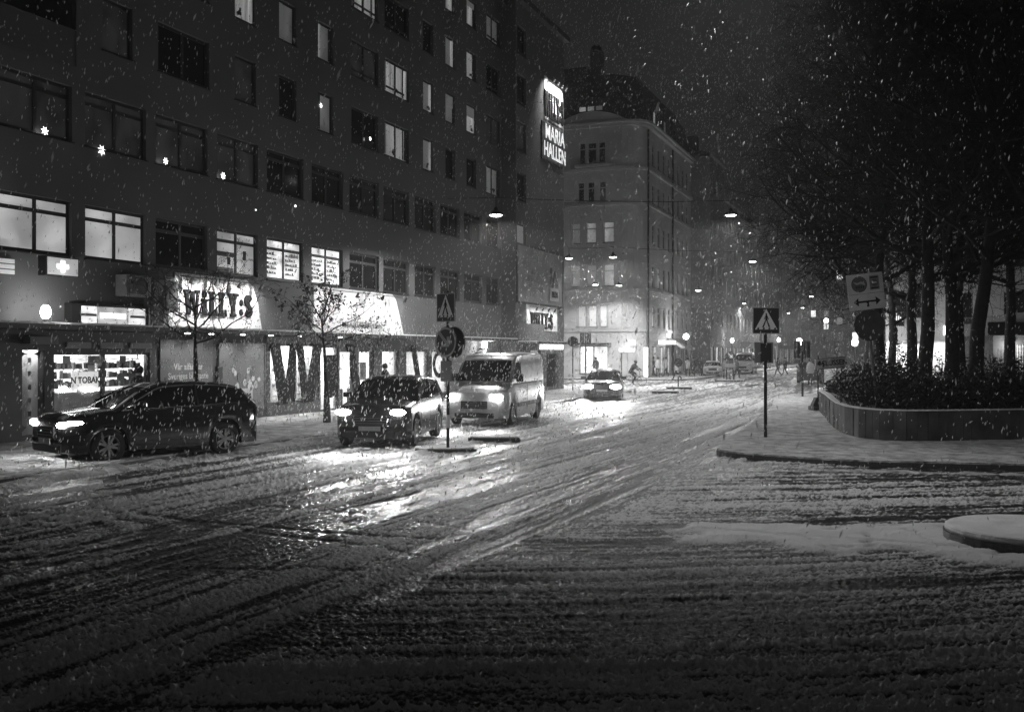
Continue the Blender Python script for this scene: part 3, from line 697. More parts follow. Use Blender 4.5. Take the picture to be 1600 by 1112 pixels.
# projecting end section: billboard, three signs
bb = thing('billboard', W(0, .81), R(68), 'large framed billboard on the end section of the long block, above the small lit sign', 'billboard')
ta, tb_ = TP(806,.81), TP(878,.81); MB().box(ta+.1, tb_-.1, -.08, -.01, 5.0, 8.0).build('panel', mat('billboard_print', .26, .6, noise=(.9,.35)), bb)
mb = MB(); mb.box(ta, tb_, -.1, -.01, 7.98, 8.08); mb.box(ta, tb_, -.1, -.01, 4.9, 5.0); mb.box(ta,ta+.09,-.1,-.01,5.0,7.98); mb.box(tb_-.09,tb_,-.1,-.01,5.0,7.98); mb.build('frame', METAL_D, bb)
MB().box(tb_-2.3, tb_-.9, -.11, -.085, 5.25, 6.0).build('printed_bag', PAINTW, bb); slab_word('WILLY:S', tb_-2.1, tb_-1.1, 5.45, 5.8, -.125, -.112, LETTER, bb)
for k in range(18):
    x = tb_-1.7+rr.gauss(0,.5); z = 6.1+abs(rr.gauss(0,.6)); r = rr.uniform(.15,.3)
    if ta+.5 < x < tb_-.5 and z < 7.6: MB().prism_xz([(x+r*math.cos(a)*rr.uniform(.7,1), z+r*math.sin(a)*rr.uniform(.7,1.2)) for a in np.arange(0,6.28,.7)], -.095-.001*k, -.085).build('printed_shape', rr.choice(GG[:4]), bb)
for k, s in enumerate(('Vår', 'affär har', 'matkasse.')): text(s, .6, mat('faint_print', .4, .6), bb, (ta+2.1, -.09, 7.3-k*.62))
s3 = wall_sign([(TP(822,.81),3.5),(TP(870,.81),3.5),(TP(870,.81),4.9),(TP(822,.81),4.9)], 'WILLY:S', (TP(827,.81), TP(862,.81)), (3.6, 4.5), 'supermarket_corner_sign',
          'small floodlit supermarket sign with spot lamps, below the billboard', s=.81, lights=5, power=70, pm=mat('sign_white', .7, .8), th=.05)
MB().box(TP(842,.81), TP(873,.81), -1.1, -.85, 2.45, 2.74).build('light_box', G_TUBE, lb)
s4 = wall_sign([(TP(850,.81),15.6),(TP(878.5,.81),15.6),(TP(878.5,.81),18.0),(TP(850,.81),18.0)], 'WILLY:S', (TP(849,.81), TP(878.5,.81)), (15.7, 17.2), 'high_supermarket_sign',
          'floodlit black-lettered supermarket sign high on the end section of the long block', s=.81, lights=4, power=380, pm=mat('sign_white2', .7, .8), th=.05)
mh = thing('market_hall_sign', W(0,.81), R(68), 'dark two-line sign of lit capitals under the high supermarket sign', 'sign')
MB().box(TP(845,.81), TP(877.5,.81), -.08, -.02, 13.2, 15.35).build('board', PAINTB, mh)
text('MARIA', 1.15, glow('lit_letters', .55), mh, ((TP(846,.81)+TP(877,.81))/2, -.22, 14.75), bold=.02, sx=.98); text('HALLEN', 1.15, glow('lit_letters2', .8), mh, ((TP(846,.81)+TP(877,.81))/2, -.22, 13.75), bold=.02, sx=.90)
room2 = MB().quad((22.4,.6,0),(27.5,.6,0),(27.5,.6,2.6),(22.4,.6,2.6)).build('shop_room', glow('corner_shop', .35, noise=((1.2,1,1.5),.1)), lb, fix=False)
# advent stars in the windows
def star(px, py, s, r, label, yoff=.04, m=G_STAR):
    r *= .78
    t = TP(px, s); P = W(t, s); z = EYE + (HY-py)/F*P.y
    o = thing('paper_star', W(t, s+yoff, z), R(68), label, 'star lamp', 'advent stars in the windows')
    pp = []
    for i in range(14):
        a = math.pi*i/7+.2; q = r if i % 2 == 0 else r*.45; pp.append((q*math.cos(a), q*math.sin(a)))
    vs = [(p[0],0,p[1]) for p in pp]+[(0,-.04,0),(0,.03,0)]
    MB().add(vs, [(i,(i+1)%14,14) for i in range(14)]+[((i+1)%14,i,15) for i in range(14)]).build('star_shade', m, o)
    return o
star(68,205,-.02,.16,'glowing paper star in the leftmost second-floor window of the long block')
star(157,235,-.02,.19,'glowing paper star low in the second-floor window above the lit kiosk window')
star(257,252,-.02,.15,'glowing paper star in the second-floor window above the dark cabinet')
star(347,275,-.02,.17,'glowing paper star in the second-floor window above the black slab letters')
star(577,217,-.02,.12,'small paper star in a dark double window on the third floor')
star(500,165,-.02,.13,'round snowflake lamp in a third-floor window')
star(460,322,-.02,.06,'tiny candle light in a dark second-floor window')
star(398,178+150,-.02,.03,'tiny light point under the second-floor windows')

# ---- corner house across the side street
cr_ = thing('corner_house', OB, R(68), 'five-storey old corner house with rounded corner, cornices and a tall mansard roof', 'building')
# outline: face A is x = 0 (y > 1.85), rounded corner, face B is y = 0
arc = [(1.85-1.85*math.cos(R(a)), 1.85-1.85*math.sin(R(a))) for a in range(0, 91, 15)]
TA = lambda a, yy, z: (yy, -a, z)        # face A: a runs towards the corner, at a = -y
A_ = lambda px: None
def apx(px):                             # position a on face A for a sight line
    u = (px-800)/F  # point = OB + y*(-NX,-NY)
    y = (OB.x - u*OB.y)/(NX - u*NY); return -y
OWA = []
LV = [(18.6,20.4),(15.3,17.0),(11.7,13.5),(7.97,9.85)]
colsA = {0: [(905,915),(918,932),(935,946)], 1: [(903,913),(918,929),(936,947)], 2: [(893,907),(916,932),(943,960)], 3: [(893,907),(916,932),(943,960)]}
stA = {0: [DK,DK,DK], 1: [DK,DK,G_FAINT], 2: [G_DIM,G_CURT,G_CURT], 3: [G_DIM,G_DIM,G_CURT]}
for l, cs in colsA.items():
    for (p, q), s in zip(cs, stA[l]): OWA.append((apx(p), apx(q), LV[l][0], LV[l][1], s))
mezz = [(apx(902),apx(916),4.45,6.35,G_CURT),(apx(919),apx(933),4.45,6.35,G_CURT),(apx(936),apx(949),4.45,6.35,G_CURT)]
grA = [(apx(905),apx(950),.4,2.85),(apx(970),apx(981),.2,2.2)]
xb_px = lambda px: ((px-800)/F*OB.y - OB.x)/(UX-(px-800)/F*UY)
OWB = []
rb = random.Random(4)
for l, (za, zb) in enumerate(LV + [(4.5,6.3)]):
    for k in range(8):
        x0 = 3.1 + k*2.0
        if x0+1 > 18.7: continue
        s = DK
        if (l, k) in ((2,4),(3,1),(4,0)): s = G_CURT
        elif rb.random() < .15: s = G_FAINT
        OWB.append((x0, x0+1.0, za, zb, s))
grB = [(3+2.6*k, 4.9+2.6*k, .3, 2.8) for k in range(6)]
H0 = 21.6
mb = MB(); wall_holes(mb, -16, -1.85, 0, H0, [w[:4] for w in OWA+mezz]+grA, flip=TA)
for p, q in zip(arc, arc[1:]): mb.quad((p[0],p[1],0),(q[0],q[1],0),(q[0],q[1],H0),(p[0],p[1],H0))
wall_holes(mb, 1.85, 19.3, 0, H0, [w[:4] for w in OWB]+grB)
mb.build('wall', mat('ochre_plaster', .50, .9, noise=(.25,.2), bump=(20,.3,.01)), cr_, fix=False)
for (a, b, c, d, s) in OWA: window(cr_, a, b, c, d, 1, .55, 0, s, T=TA, fm=FRAME_W, bar=.08)
for (a, b, c, d, s) in mezz: window(cr_, a, b, c, d, 1, 0, 0, s, T=TA, fm=FRAME_W, bar=.1)
for (a, b, c, d, s) in OWB: window(cr_, a, b, c, d, 1, .55, 0, s, fm=FRAME_W if s == DK else FRAME_D, bar=.08)
GS = glow('corner_shop_light', .9, noise=((1.4,1.4,1.2),.35))
for h in grA: window(cr_, *h, 2 if h[1]-h[0] > 1 else 1, 0, 0, GS, T=TA)
for k, h in enumerate(grB): window(cr_, *h, 3, 0, 0, [GS, G_DIM, GS] if k < 3 else G_DIM)
def course(z0, z1, out, m, name='string_course'):
    path = [(-out, 16)] + [(-out, 1.85)] + [(1.85-(1.85+out)*math.cos(R(a)), 1.85-(1.85+out)*math.sin(R(a))) for a in range(15, 90, 15)] + [(1.85, -out), (19.3, -out)]
    inn = [(0.0, 16), (0.0, 1.85)] + [(1.85-1.85*math.cos(R(a)), 1.85-1.85*math.sin(R(a))) for a in range(15, 90, 15)] + [(1.85, 0.0), (19.3, 0.0)]
    mb = MB()
    for i in range(len(path)-1):
        a, b, c, d = path[i], path[i+1], inn[i+1], inn[i]; mb.prism([a,b,c,d], z0, z1)
    return mb.build(name, m, cr_)
OCH = MC['ochre_plaster']
course(4.05, 4.28, .14, OCH); course(7.55, 7.75, .16, OCH); course(14.9, 15.1, .14, OCH); course(17.9, 18.15, .22, OCH); course(21.6, 21.85, .35, OCH, 'cornice'); course(21.85, 22.0, .55, OCH, 'cornice'); course(22.003, 22.05, .5, SNOW, 'cornice_snow')
# white shop wall panel on the mezzanine
MB().box(-.03,-.004, 1.3, 8.2, 4.3, 4.43).build('ledge', OCH, cr_)
mb = MB(); wall_holes(mb, apx(880)-1, apx(992) if apx(992) < -1.9 else -1.9, 4.44, 7.5, [(w[0]-.1,w[1]+.1,w[2]-.02,w[3]+.1) for w in mezz], y=-.03, depth=.03, flip=TA); mb.build('white_mezzanine_wall', mat('white_plaster', .6, .85, noise=(.4,.1)), cr_, fix=False)
# gable arch, eyebrow dormer, mansard
yc = -apx(925)
mb = MB(); pts_ = []
for i in range(13):
    q = -1+i/6.0; pts_.append((yc+q*3.2, 22.05+.95*(1-q*q)))
for (a, za), (b, zb) in zip(pts_, pts_[1:]): mb.add([(-.35,a,22.05),(-.35,b,22.05),(-.35,b,zb),(-.35,a,za),(.2,a,22.05),(.2,b,22.05),(.2,b,zb+.001),(.2,a,za+.001)], [(0,1,2,3),(3,2,6,7),(4,5,6,7)])
mb.build('arched_gable', OCH, cr_, fix=False)
mb = MB()
prof = [(0.0,22.0),(.35,23.6),(.8,25.2),(1.5,26.6),(5.5,27.3)]
for (o1, z1), (o2, z2) in zip(prof, prof[1:]):
    mb.quad((o1,16,z1),(o1,1.85+o1*.0+o1,z1),(o2,1.85+o2,z2),(o2,16,z2))
    mb.quad((o1,1.85+o1,z1),(1.85+o1,o1,z1),(1.85+o2,o2,z2),(o2,1.85+o2,z2))
    mb.quad((1.85+o1,o1,z1),(19.3,o1,z1),(19.3,o2,z2),(1.85+o2,o2,z2))
mb.quad((5.5,16,27.3),(5.5,7.35,27.3),(7.35,5.5,27.3),(19.3,5.5,27.3)); mb.quad((19.3,0,20),(19.3,5.5,20),(19.3,5.5,27.3),(19.3,1.5,26.6))
mb.build('roof', ROOFM, cr_, fix=False)
mb = MB()
for i in range(12):
    q0, q1 = -1+i/6, -1+(i+1)/6; f = lambda q: 23.0+1.3*max(0,1-q*q)**.6
    mb.quad((.1,yc+q0*2.1,23.0),(.1,yc+q1*2.1,23.0),(.1,yc+q1*2.1,f(q1)),(.1,yc+q0*2.1,f(q0))); mb.quad((.1,yc+q0*2.1,f(q0)),(.1,yc+q1*2.1,f(q1)),(1.8,yc+q1*1.7,f(q1)+.25),(1.8,yc+q0*1.7,f(q0)+.25))
mb.build('dormer', ROOFM, cr_, fix=False)
for k in range(3): MB().box(.03,.09, yc-.9+k*.75, yc-.35+k*.75, 23.15, 23.5).build('dormer_window', G_CURT if k != 0 else G_DIM, cr_)
MB().box(1.4, 2.6, yc-.3, yc+.6, 25.2, 28.8).build('chimney', ROOFM, cr_); MB().ball((1.6, yc+.1, 28.9), .5, 10, (1,1,.8)).build('chimney_pot', METAL_D, cr_); MB().box(1.4,3.0, yc+1.0, 15, 25.3, 27.4).build('roof_block', ROOFM, cr_)
for k in range(4):
    x = 4.2+k*4.0; d_ = MB().box(x-.7, x+.7, .1, 1.6, 22.1, 23.9); d_.prism_xz([(x-.85,23.9),(x+.85,23.9),(x+.5,24.5),(x,24.75),(x-.5,24.5)], .0, 2.2); dd_ = d_.build('dormer', ROOFM, cr_)
    MB().box(x-.3, x+.3, .08, .097, 22.6, 23.5).build('pane', G_CURT if k == 0 else (G_DIM if k == 1 else DK), dd_)
    MB().tube((x+1.6,1.6,24),(x+1.6,1.6,25.6),.14,.1).ball((x+1.6,1.6,25.8),.26,8).build('finial', METAL_D, cr_)
# oriel on the corner face, canopies and signs
mb = MB().prism([(-.002,yc-1.9),(-.55,yc-1.4),(-.55,yc+1.4),(-.002,yc+1.9)], 18.2, 18.45); mb.build('balcony_ledge', OCH, cr_)
MB().box(-1.0,-.02, -grA[0][1]-.3, -grA[0][0]+.3, 2.95, 3.08).build('shop_canopy', METAL_D, cr_)
MB().box(-.5,-.02, -apx(992), -apx(970), 2.35, 2.62).build('light_box', G_TUBE, cr_)
MB().box(-.5,.1, .7, 1.15, 2.9, 3.3).build('light_box', G_TUBE, cr_); MB().box(.1,.3,-.35,-.02,.2,2.7).build('lit_pillar', G_TUBE, cr_)
MB().box(.9,1.1,-.12,-.0,.2,2.6).build('lit_pillar', MC['glowing_strip'], cr_)
dp = MB().tube((1.3,-.12,0),(1.3,-.12,21.4),.08,n=6); dp.build('downpipe', METAL_D, cr_); MB().tube((10.6,-.12,0),(10.6,-.12,21.4),.08,n=6).build('downpipe', METAL_D, cr_)
MB().box(5.4,8.0,-1.0,-.02,3.0,3.35).build('light_box', glow('shop_light_box2', 1.6), cr_)
for k in range(2):
    a = 8.6+k*3.2; mb = MB(); mb.quad((a,-.02,3.6),(a+2.8,-.02,3.6),(a+2.8,-1.3,2.7),(a,-1.3,2.7)); mb.quad((a,-1.3,2.7),(a+2.8,-1.3,2.7),(a+2.8,-1.3,2.45),(a,-1.3,2.45)); mb.build('awning', mat('awning_cloth', .25, .8), cr_, fix=False)
gl_ = thing('globe_street_lamp', OB + Vector((9.6*UX+1.6*NX, 9.6*UY+1.6*NY, 0)), 0, 'very bright globe lamp on the wall of the corner house, above the far shops', 'lamp')
MB().ball((0,0,3.75), .26, 12).build('globe', glow('far_globe', 30), gl_, smooth=True); MB().tube((0,0,0.1),(0,0,3.5),.06,.04).build('pole', METAL_D, gl_); lamp('POINT', 'globe_light', gl_, (0,0,4.15), 220, .25)
lamp('AREA', 'corner_shop_light', cr_, (-.95, 5.1, 2.85), 40, (3.5,.8), (0,0,0))

# ---- further houses on the same side
def tenement(x0, x1, h, out, m, seed, label, storeys=5, roof=2.4, lit=.12, base_lit=.4, wall_y=0.0):
    rr = random.Random(seed); b = thing('tenement_house', OB + Vector((x0*UX+out*NX, x0*UY+out*NY, 0)), R(68), label, 'building', None)
    L = x1-x0; n = max(2, int(L/2.6)); hs = []; sh = (h-4.2)/(storeys-1)
    for s in range(1, storeys):
        for k in range(n):
            a = (k+.5)*L/n; z = 4.2+(s-1)*sh+.9; hs.append((a-.5, a+.5, z, min(z+1.7, h-.4)))
    gh = [((k+.5)*L/n-.8, (k+.5)*L/n+.8, .5, 2.9) for k in range(n)]
    mb = MB(); wall_holes(mb, 0, L, 0, h, hs+gh); mb.quad((0,0,0),(0,12,0),(0,12,h),(0,0,h)); mb.quad((L,0,0),(L,12,0),(L,12,h),(L,0,h)); mb.build('wall', m, b, fix=False)
    for q in hs:
        r_ = rr.random(); window(b, *q, 1, .5, 0, G_CURT if r_ < lit*.4 else G_DIM if r_ < lit else DK, sill=False, bar=.08, fm=FRAME_W if rr.random() < .5 else FRAME_D)
    for q in gh: window(b, *q, 1, 0, 0, GS if rr.random() < base_lit*.5 else (G_DIM if rr.random() < .6 else DK), sill=False)
    MB().box(-.1, L+.1, -.35, -.002, h, h+.3).build('cornice', m, b); MB().box(0, L, -.15, -.002, 3.7, 3.95).build('string_course', m, b)
    mb = MB(); mb.quad((0,0,h+.31),(L,0,h+.31),(L,2.2,h+.3+roof),(0,2.2,h+.3+roof)); mb.quad((0,2.2,h+.3+roof),(L,2.2,h+.3+roof),(L,12,h+.6+roof),(0,12,h+.6+roof)); mb.quad((0,0,h+.31),(0,2.2,h+.3+roof),(0,12,h+.6+roof),(0,12,h+.3)); mb.build('roof', ROOFM, b, fix=False)
    for k in range(max(1, int(L/9))): MB().box(3+k*8, 4.2+k*8, 2.0, 3.0, h+roof-.5, h+roof+2.0).build('chimney', STUCCO_D, b)
    return b
TM = [STUCCO_D, mat('mid_plaster', .25, .9, noise=(.3,.2)), STUCCO, STUCCO_P]
tenement(19.3, 27.5, 22.3, 2.0, TM[0], 1, 'dark narrow house stepping forward beside the corner house, with a flat parapet', lit=.1, roof=.8)
tenement(27.5, 47, 20.0, .6, TM[1], 2, 'plastered street house just beyond the dark forward-stepping house')
tenement(47, 68, 19.5, 0, TM[0], 3, 'dark street house half hidden by the lamp in the far left row')
tenement(68, 92, 19.5, .4, TM[2], 4, 'pale far street house behind the snow-covered parked van', lit=.25)
tenement(92, 122, 18, 0, TM[1], 5, 'distant street house near the end of the left row', lit=.2)
tenement(122, 165, 17, .5, TM[0], 6, 'farthest house at the end of the left row', lit=.2)

# ---- houses closing the street and on the right
def block(name, loc, rz, L, h, m, seed, label, storeys, n, lit, depth=12, lit_m=(G_CURT, G_DIM), gz=.3, wz=1.5, ww=.55, roof=True, skip=()):
    rr = random.Random(seed); b = thing(name, loc, rz, label, 'building'); hs = []; sh = (h-3.6)/max(1,(storeys-1))
    for s in range(storeys-1):
        for k in range(n):
            a = (k+.5)*L/n; z = 3.6+s*sh+.8; hs.append((a-ww, a+ww, z, min(z+wz, h-.3)))
    mb = MB(); wall_holes(mb, 0, L, 0, h, hs); mb.quad((0,0,0),(0,depth,0),(0,depth,h),(0,0,h)); mb.quad((L,0,0),(L,depth,0),(L,depth,h),(L,0,h)); mb.quad((0,0,h),(L,0,h),(L,depth,h),(0,depth,h)); mb.build('wall', m, b, fix=False)
    for q in hs:
        r_ = rr.random(); window(b, *q, 1, 0, 0, lit_m[0] if r_ < lit*.5 else lit_m[1] if r_ < lit else DK, sill=False, bar=.07)
    MB().box(-.2, L+.2, -.3, -.002, h, h+.25).build('cornice', m, b)
    return b
EB = G_ROOM
block('hillside_house', D(1222, 215, 0), R(-22), 26, 17, STUCCO_D, 21, 'distant house with scattered lit windows closing the view of the street', 6, 10, .4, lit_m=(glow('far_window_a', 1.4), G_CURT))
block('hillside_house', D(1300, 180, 0), R(-22), 24, 20, STUCCO_D, 22, 'distant tall house with a row of lit windows behind the bare branches', 7, 9, .35, lit_m=(glow('far_window_b', 1.6), G_CURT))
PR = D(1384, 62, 0)
rbd = block('corner_building', PR, R(-22), 26, 18.5, mat('light_render', .50, .9, noise=(.25,.15)), 23, 'light rendered building behind the tree trunks on the right, with lit shop windows', 6, 9, .04, ww=.6)
sg = lambda px: ((px-800)/F*PR.y-PR.x)/(NX-(px-800)/F*NY)
def rbox(a, b, z0, z1, m, name, y0=-.12, y1=-.004, par=rbd): return MB().box(sg(a), sg(b), y0, y1, z0, z1).build(name, m, par)
rbox(1388, 1446, 2.85, 2.98, METAL_D, 'canopy', -.9); rbox(1390, 1402, .4, 2.75, G_CURT, 'shop_window'); rbox(1404, 1440, .3, 2.8, glow('bank_shop', .75, noise=((.8,1,1),.4)), 'shop_window'); rbox(1417, 1431, .5, 1.9, mat('grey_door', .12, .6), 'door', -.16, -.125)
rbox(1486, 1545, .3, 2.6, glow('second_shop', .35, noise=((1.6,1,.8),.1)), 'shop_window'); rbox(1484, 1552, 3.05, 4.3, PAINTB, 'sign_band', -.3)
rbox(1500,1504,.3,2.7,G_TUBE,'lit_pillar',-.2); rbox(1530,1534,.3,2.9,G_TUBE,'lit_pillar',-.2)
text('nd      c', 1.15, glow('shop_letters', 3.0), rbd, (sg(1523), -.34, 3.7), bold=.02, sx=1.0)
rbox(1389, 1413, 3.9, 6.0, GLASS_D, 'shop_window'); 
cd = MB()
for k in range(7): x = sg(1392)+k*.115; z = 4.35+.35*(1-abs(k-3)/3); cd.tube((x,-.2,4.2),(x,-.2,z),.03,n=5)
cd = cd.build('candle_arch', glow('candle_arch', 1.2)); cd.parent = rbd; 
for q in range(3): pass
lamp('AREA', 'shop_ceiling_light', rbd, (sg(1422), -1.2, 3.0), 400, (5,1.5))
def sconce(px, py, d, label, pw, r=.16):
    z = EYE+(HY-py)/F*d; o = thing('globe_lamp', D(px, d), 0, label, 'lamp'); MB().ball((0,0,z), r, 12, (1,1,1.2)).build('globe', glow('sconce', 16), o, smooth=True); MB().tube((0,0,0),(0,0,z-r),.045).build('pole', METAL_D, o); lamp('POINT', 'globe_light', o, (0,0,z+.35), pw, r)
sconce(1336, 535, 60, 'round glowing lamp right of the tilted sign pole base, beyond the bushes', 300, .19); sconce(1391, 538, 58, 'oval glowing lamp beside the traffic light of the light building', 300, .17)
sconce(1249, 534, 95, 'bright far lamp just above the traffic light with two heads', 500, .3); sconce(1144, 532, 110, 'far lamp beside the snow-covered parked van', 300, .2); sconce(1217, 531, 120, 'small far lamp right of the blank back of a signboard', 200, .2)
sconce(1291, 501, 150, 'bright point lamp in front of the distant lit windows', 300, .35)
for (px, py, lab) in ((1550,200,'paper star high in the light building, upper one'),(1550,276,'paper star in the light building, lower of the two high ones'),(1397,352,'cluster star light seen through the twigs')):
    s_ = sg(px); P = PR+Vector((s_*NX, s_*NY, 0)); z = EYE+(HY-py)/F*P.y
    o = thing('paper_star', (P.x-.1*UX, P.y-.1*UY, z), R(-22), lab, 'star lamp', 'advent stars in the windows'); pp = [((.22 if i%2==0 else .1)*math.cos(math.pi*i/6), (.22 if i%2==0 else .1)*math.sin(math.pi*i/6)) for i in range(12)]
    MB().add([(p[0],0,p[1]) for p in pp]+[(0,-.05,0)], [(i,(i+1)%12,12) for i in range(12)]).build('star_shade', G_STAR, o)
kb = thing('kiosk_pavilion', D(1552, 42, 0), R(-8), 'low dark flat-roofed pavilion at the right edge with one lamp', 'kiosk')
MB().box(0, 6, 0, 5, .1, 3.0).build('wall', mat('pavilion_wall', .10, .7, noise=(2,.3)), kb); MB().box(-.4, 6.2, -.6, 5, 3.0, 3.55).build('roof', PAINTB, kb); MB().box(1.0,1.25,-.9,5,3.56,3.95).build('parapet', PAINTB, kb)
lt = MB()
for k in range(12): lt.box(.95+k*.1, .97+k*.1, -.05, -.003, .6, 2.6); lt.box(.95, 2.12, -.06, -.052, .65+k*.17, .67+k*.17)
lt.build('lattice', FRAME_W, kb); MB().box(.55,.8,-.25,-.05,2.65,2.72).build('lamp_fitting', G_TUBE, kb); lamp('POINT','pavilion_light',kb,(.65,-.45,2.5),60,.08)

# ------------------------------------------------------------------ pendant street lamps on wires
proto_l = None
def pendant(px, py, h, label, P=None, w=1.0, tilt=None, cone=None):
    global proto_l
    d = (h-EYE)*F/(HY-py) if P is None else 0; P = P or D(px, d, h)
    if proto_l is None:
        o = thing('pendant_street_lamp', P, 0, label, 'street lamp', 'pendant lamps hung over the street')
        MB().lathe([(.02,.34),(.07,.33),(.09,.22),(.16,.18),(.33,.06),(.36,.0),(.345,.0),(.31,.05),(.10,.16),(.0,.17)], n=20).build('shade', METAL_D, o, smooth=True)
        MB().ball((0,0,.03), .24, 14, (1,1,.30)).build('diffuser', glow('pendant_diffuser', 26), o, smooth=True)
        MB().tube((0,0,.33),(0,0,.7),.015,n=5).build('hanger', METAL_D, o)
        lamp('SPOT', 'pendant_light', o, (0,0,-.10), LAMP_W, .2, (0,0,0), R(160), .18)
        proto_l = o
    else:
        o = copy_tree(proto_l); o.location = P; o['label'] = label
        if w != 1.0:
            l = [c for c in o.children if c.type == 'LIGHT'][0]; l.data = l.data.copy(); l.data.energy *= w
            if tilt: l.rotation_euler = tilt; l.data.spot_size = cone; l.data.spot_blend = .6
    return P
PL = [(1142,337,'pendant lamp right of centre, nearest over the street beside the tree branches'),(775,337,7.6,'pendant lamp in front of the long block, left of its projecting end'),
      (889,404,'pendant lamp in front of the edge between long block and corner house',1.5),(958,402,'pendant lamp before the corner house, at the upper lit windows',1.5),
      (1176,409,'pendant lamp below and right of the nearest one, among twigs'),(930,445,7.7,'small pendant lamp over the side street, left of a pair',.35),(967,446,7.7,'small pendant lamp over the side street, right of a pair',.35),
      (1091,454,7.3,'pendant lamp before the far dark house row',.4),(1163,474,'far pendant lamp above the parked van',1.6),(1146,487,'tiny far pendant lamp left of the far one'),
      (1254,481,'tiny far pendant lamp above the traffic light'),(1268,463,'tiny far pendant lamp seen through the twigs'),(1396,411,'pendant lamp behind the branches above the tilted sign'),(1232,489,'tiny far pendant lamp between the crossing sign and the trees')]
LP_ = []
for q in PL:
    w_ = q[-1] if isinstance(q[-1], float) else 1.0; q = q[:-1] if isinstance(q[-1], float) else q
    LP_.append(pendant(q[0], q[1], q[2] if len(q) == 4 else 8.6, q[-1], w=w_))
pendant(0, 0, 8.6, 'pendant lamp over the crossing, just above the top edge of the picture', P=Vector((3.8, 16.8, 9.9)), w=.46, tilt=(R(15), 0, 0), cone=R(130))
def wire(a, b, sag, label, r=.02, group='span wires over the street'):
    pts = [Vector(a).lerp(Vector(b), i/12) - Vector((0,0,sag*4*(i/12)*(1-i/12))) for i in range(13)]
    tag(MB().path(pts, r, 4).build('span_wire', METAL_D), label, 'wire', group)
up = Vector((0,0,.7))
wire(W(TP(700), 0, 9.5), LP_[1]+up, .0, 'thin wire from the long block to the left pendant lamp'); wire(LP_[1]+up, LP_[0]+up, .1, 'long thin wire between the two nearest pendant lamps')
wire(LP_[0]+up, Vector((19,36,9.6)), .1, 'thin wire from the right pendant lamp into the trees')
wire(W(27, .8, 9.4), LP_[2]+up, 0, 'short wire from the block end to the pendant lamp'); wire(LP_[2]+up, LP_[3]+up, .05, 'short wire between the two lamps before the corner house'); wire(LP_[3]+up, LP_[4]+up, .1, 'wire crossing from the corner house towards the trees')

# ------------------------------------------------------------------ vehicles
def smoothp(xs, pts):
    px, py = zip(*pts); return np.interp(xs, px, py)
def wheel(parent, x, y, r, side, spokes=5, rimc=None):
    w = MB().lathe([(r*.66,-.10),(r*.90,-.11),(r,-.07),(r,.07),(r*.90,.11),(r*.66,.10)], (0,0,0), 28, 'y').build('wheel', RUBBER, parent, smooth=True)
    w.location = (x, y, r)
    rm = MB(); ys = side*.095
    rm.lathe([(r*.60,ys-side*.06),(r*.67,ys),(r*.63,ys+side*.012),(r*.58,ys-side*.03)], (0,0,0), 28, 'y')
    for k in range(spokes):
        for off in (-.13,.13):
            a = 2*math.pi*k/spokes+off; ca, sa = math.cos(a), math.sin(a); nx_, nz_ = -sa*.022, ca*.022
            a2 = 2*math.pi*k/spokes + off*1.6; ex, ez = math.cos(a2)*r*.62, math.sin(a2)*r*.62; sx_, sz_ = ca*r*.12, sa*r*.12
            y1, y2 = ys-side*.02, ys-side*.05
            rm.add([(sx_-nx_,y1,sz_-nz_),(sx_+nx_,y1,sz_+nz_),(ex+nx_,y1,ez+nz_),(ex-nx_,y1,ez-nz_),(sx_-nx_,y2,sz_-nz_),(sx_+nx_,y2,sz_+nz_),(ex+nx_,y2,ez+nz_),(ex-nx_,y2,ez-nz_)], [(0,1,2,3),(4,5,6,7),(0,1,5,4),(1,2,6,5),(2,3,7,6),(3,0,4,7)])
    rm.lathe([(0,ys-side*.01),(r*.16,ys-side*.015),(r*.17,ys-side*.05)], (0,0,0), 14, 'y')
    rm.build('rim', rimc or mat('alloy', .5, .3, .9), w)
    MB().lathe([(0,ys-side*.09),(r*.62,ys-side*.09)], (0,0,0), 20, 'y').build('brake_disc', METAL_D, w)
def loft(sections): return MB().grid(sections)
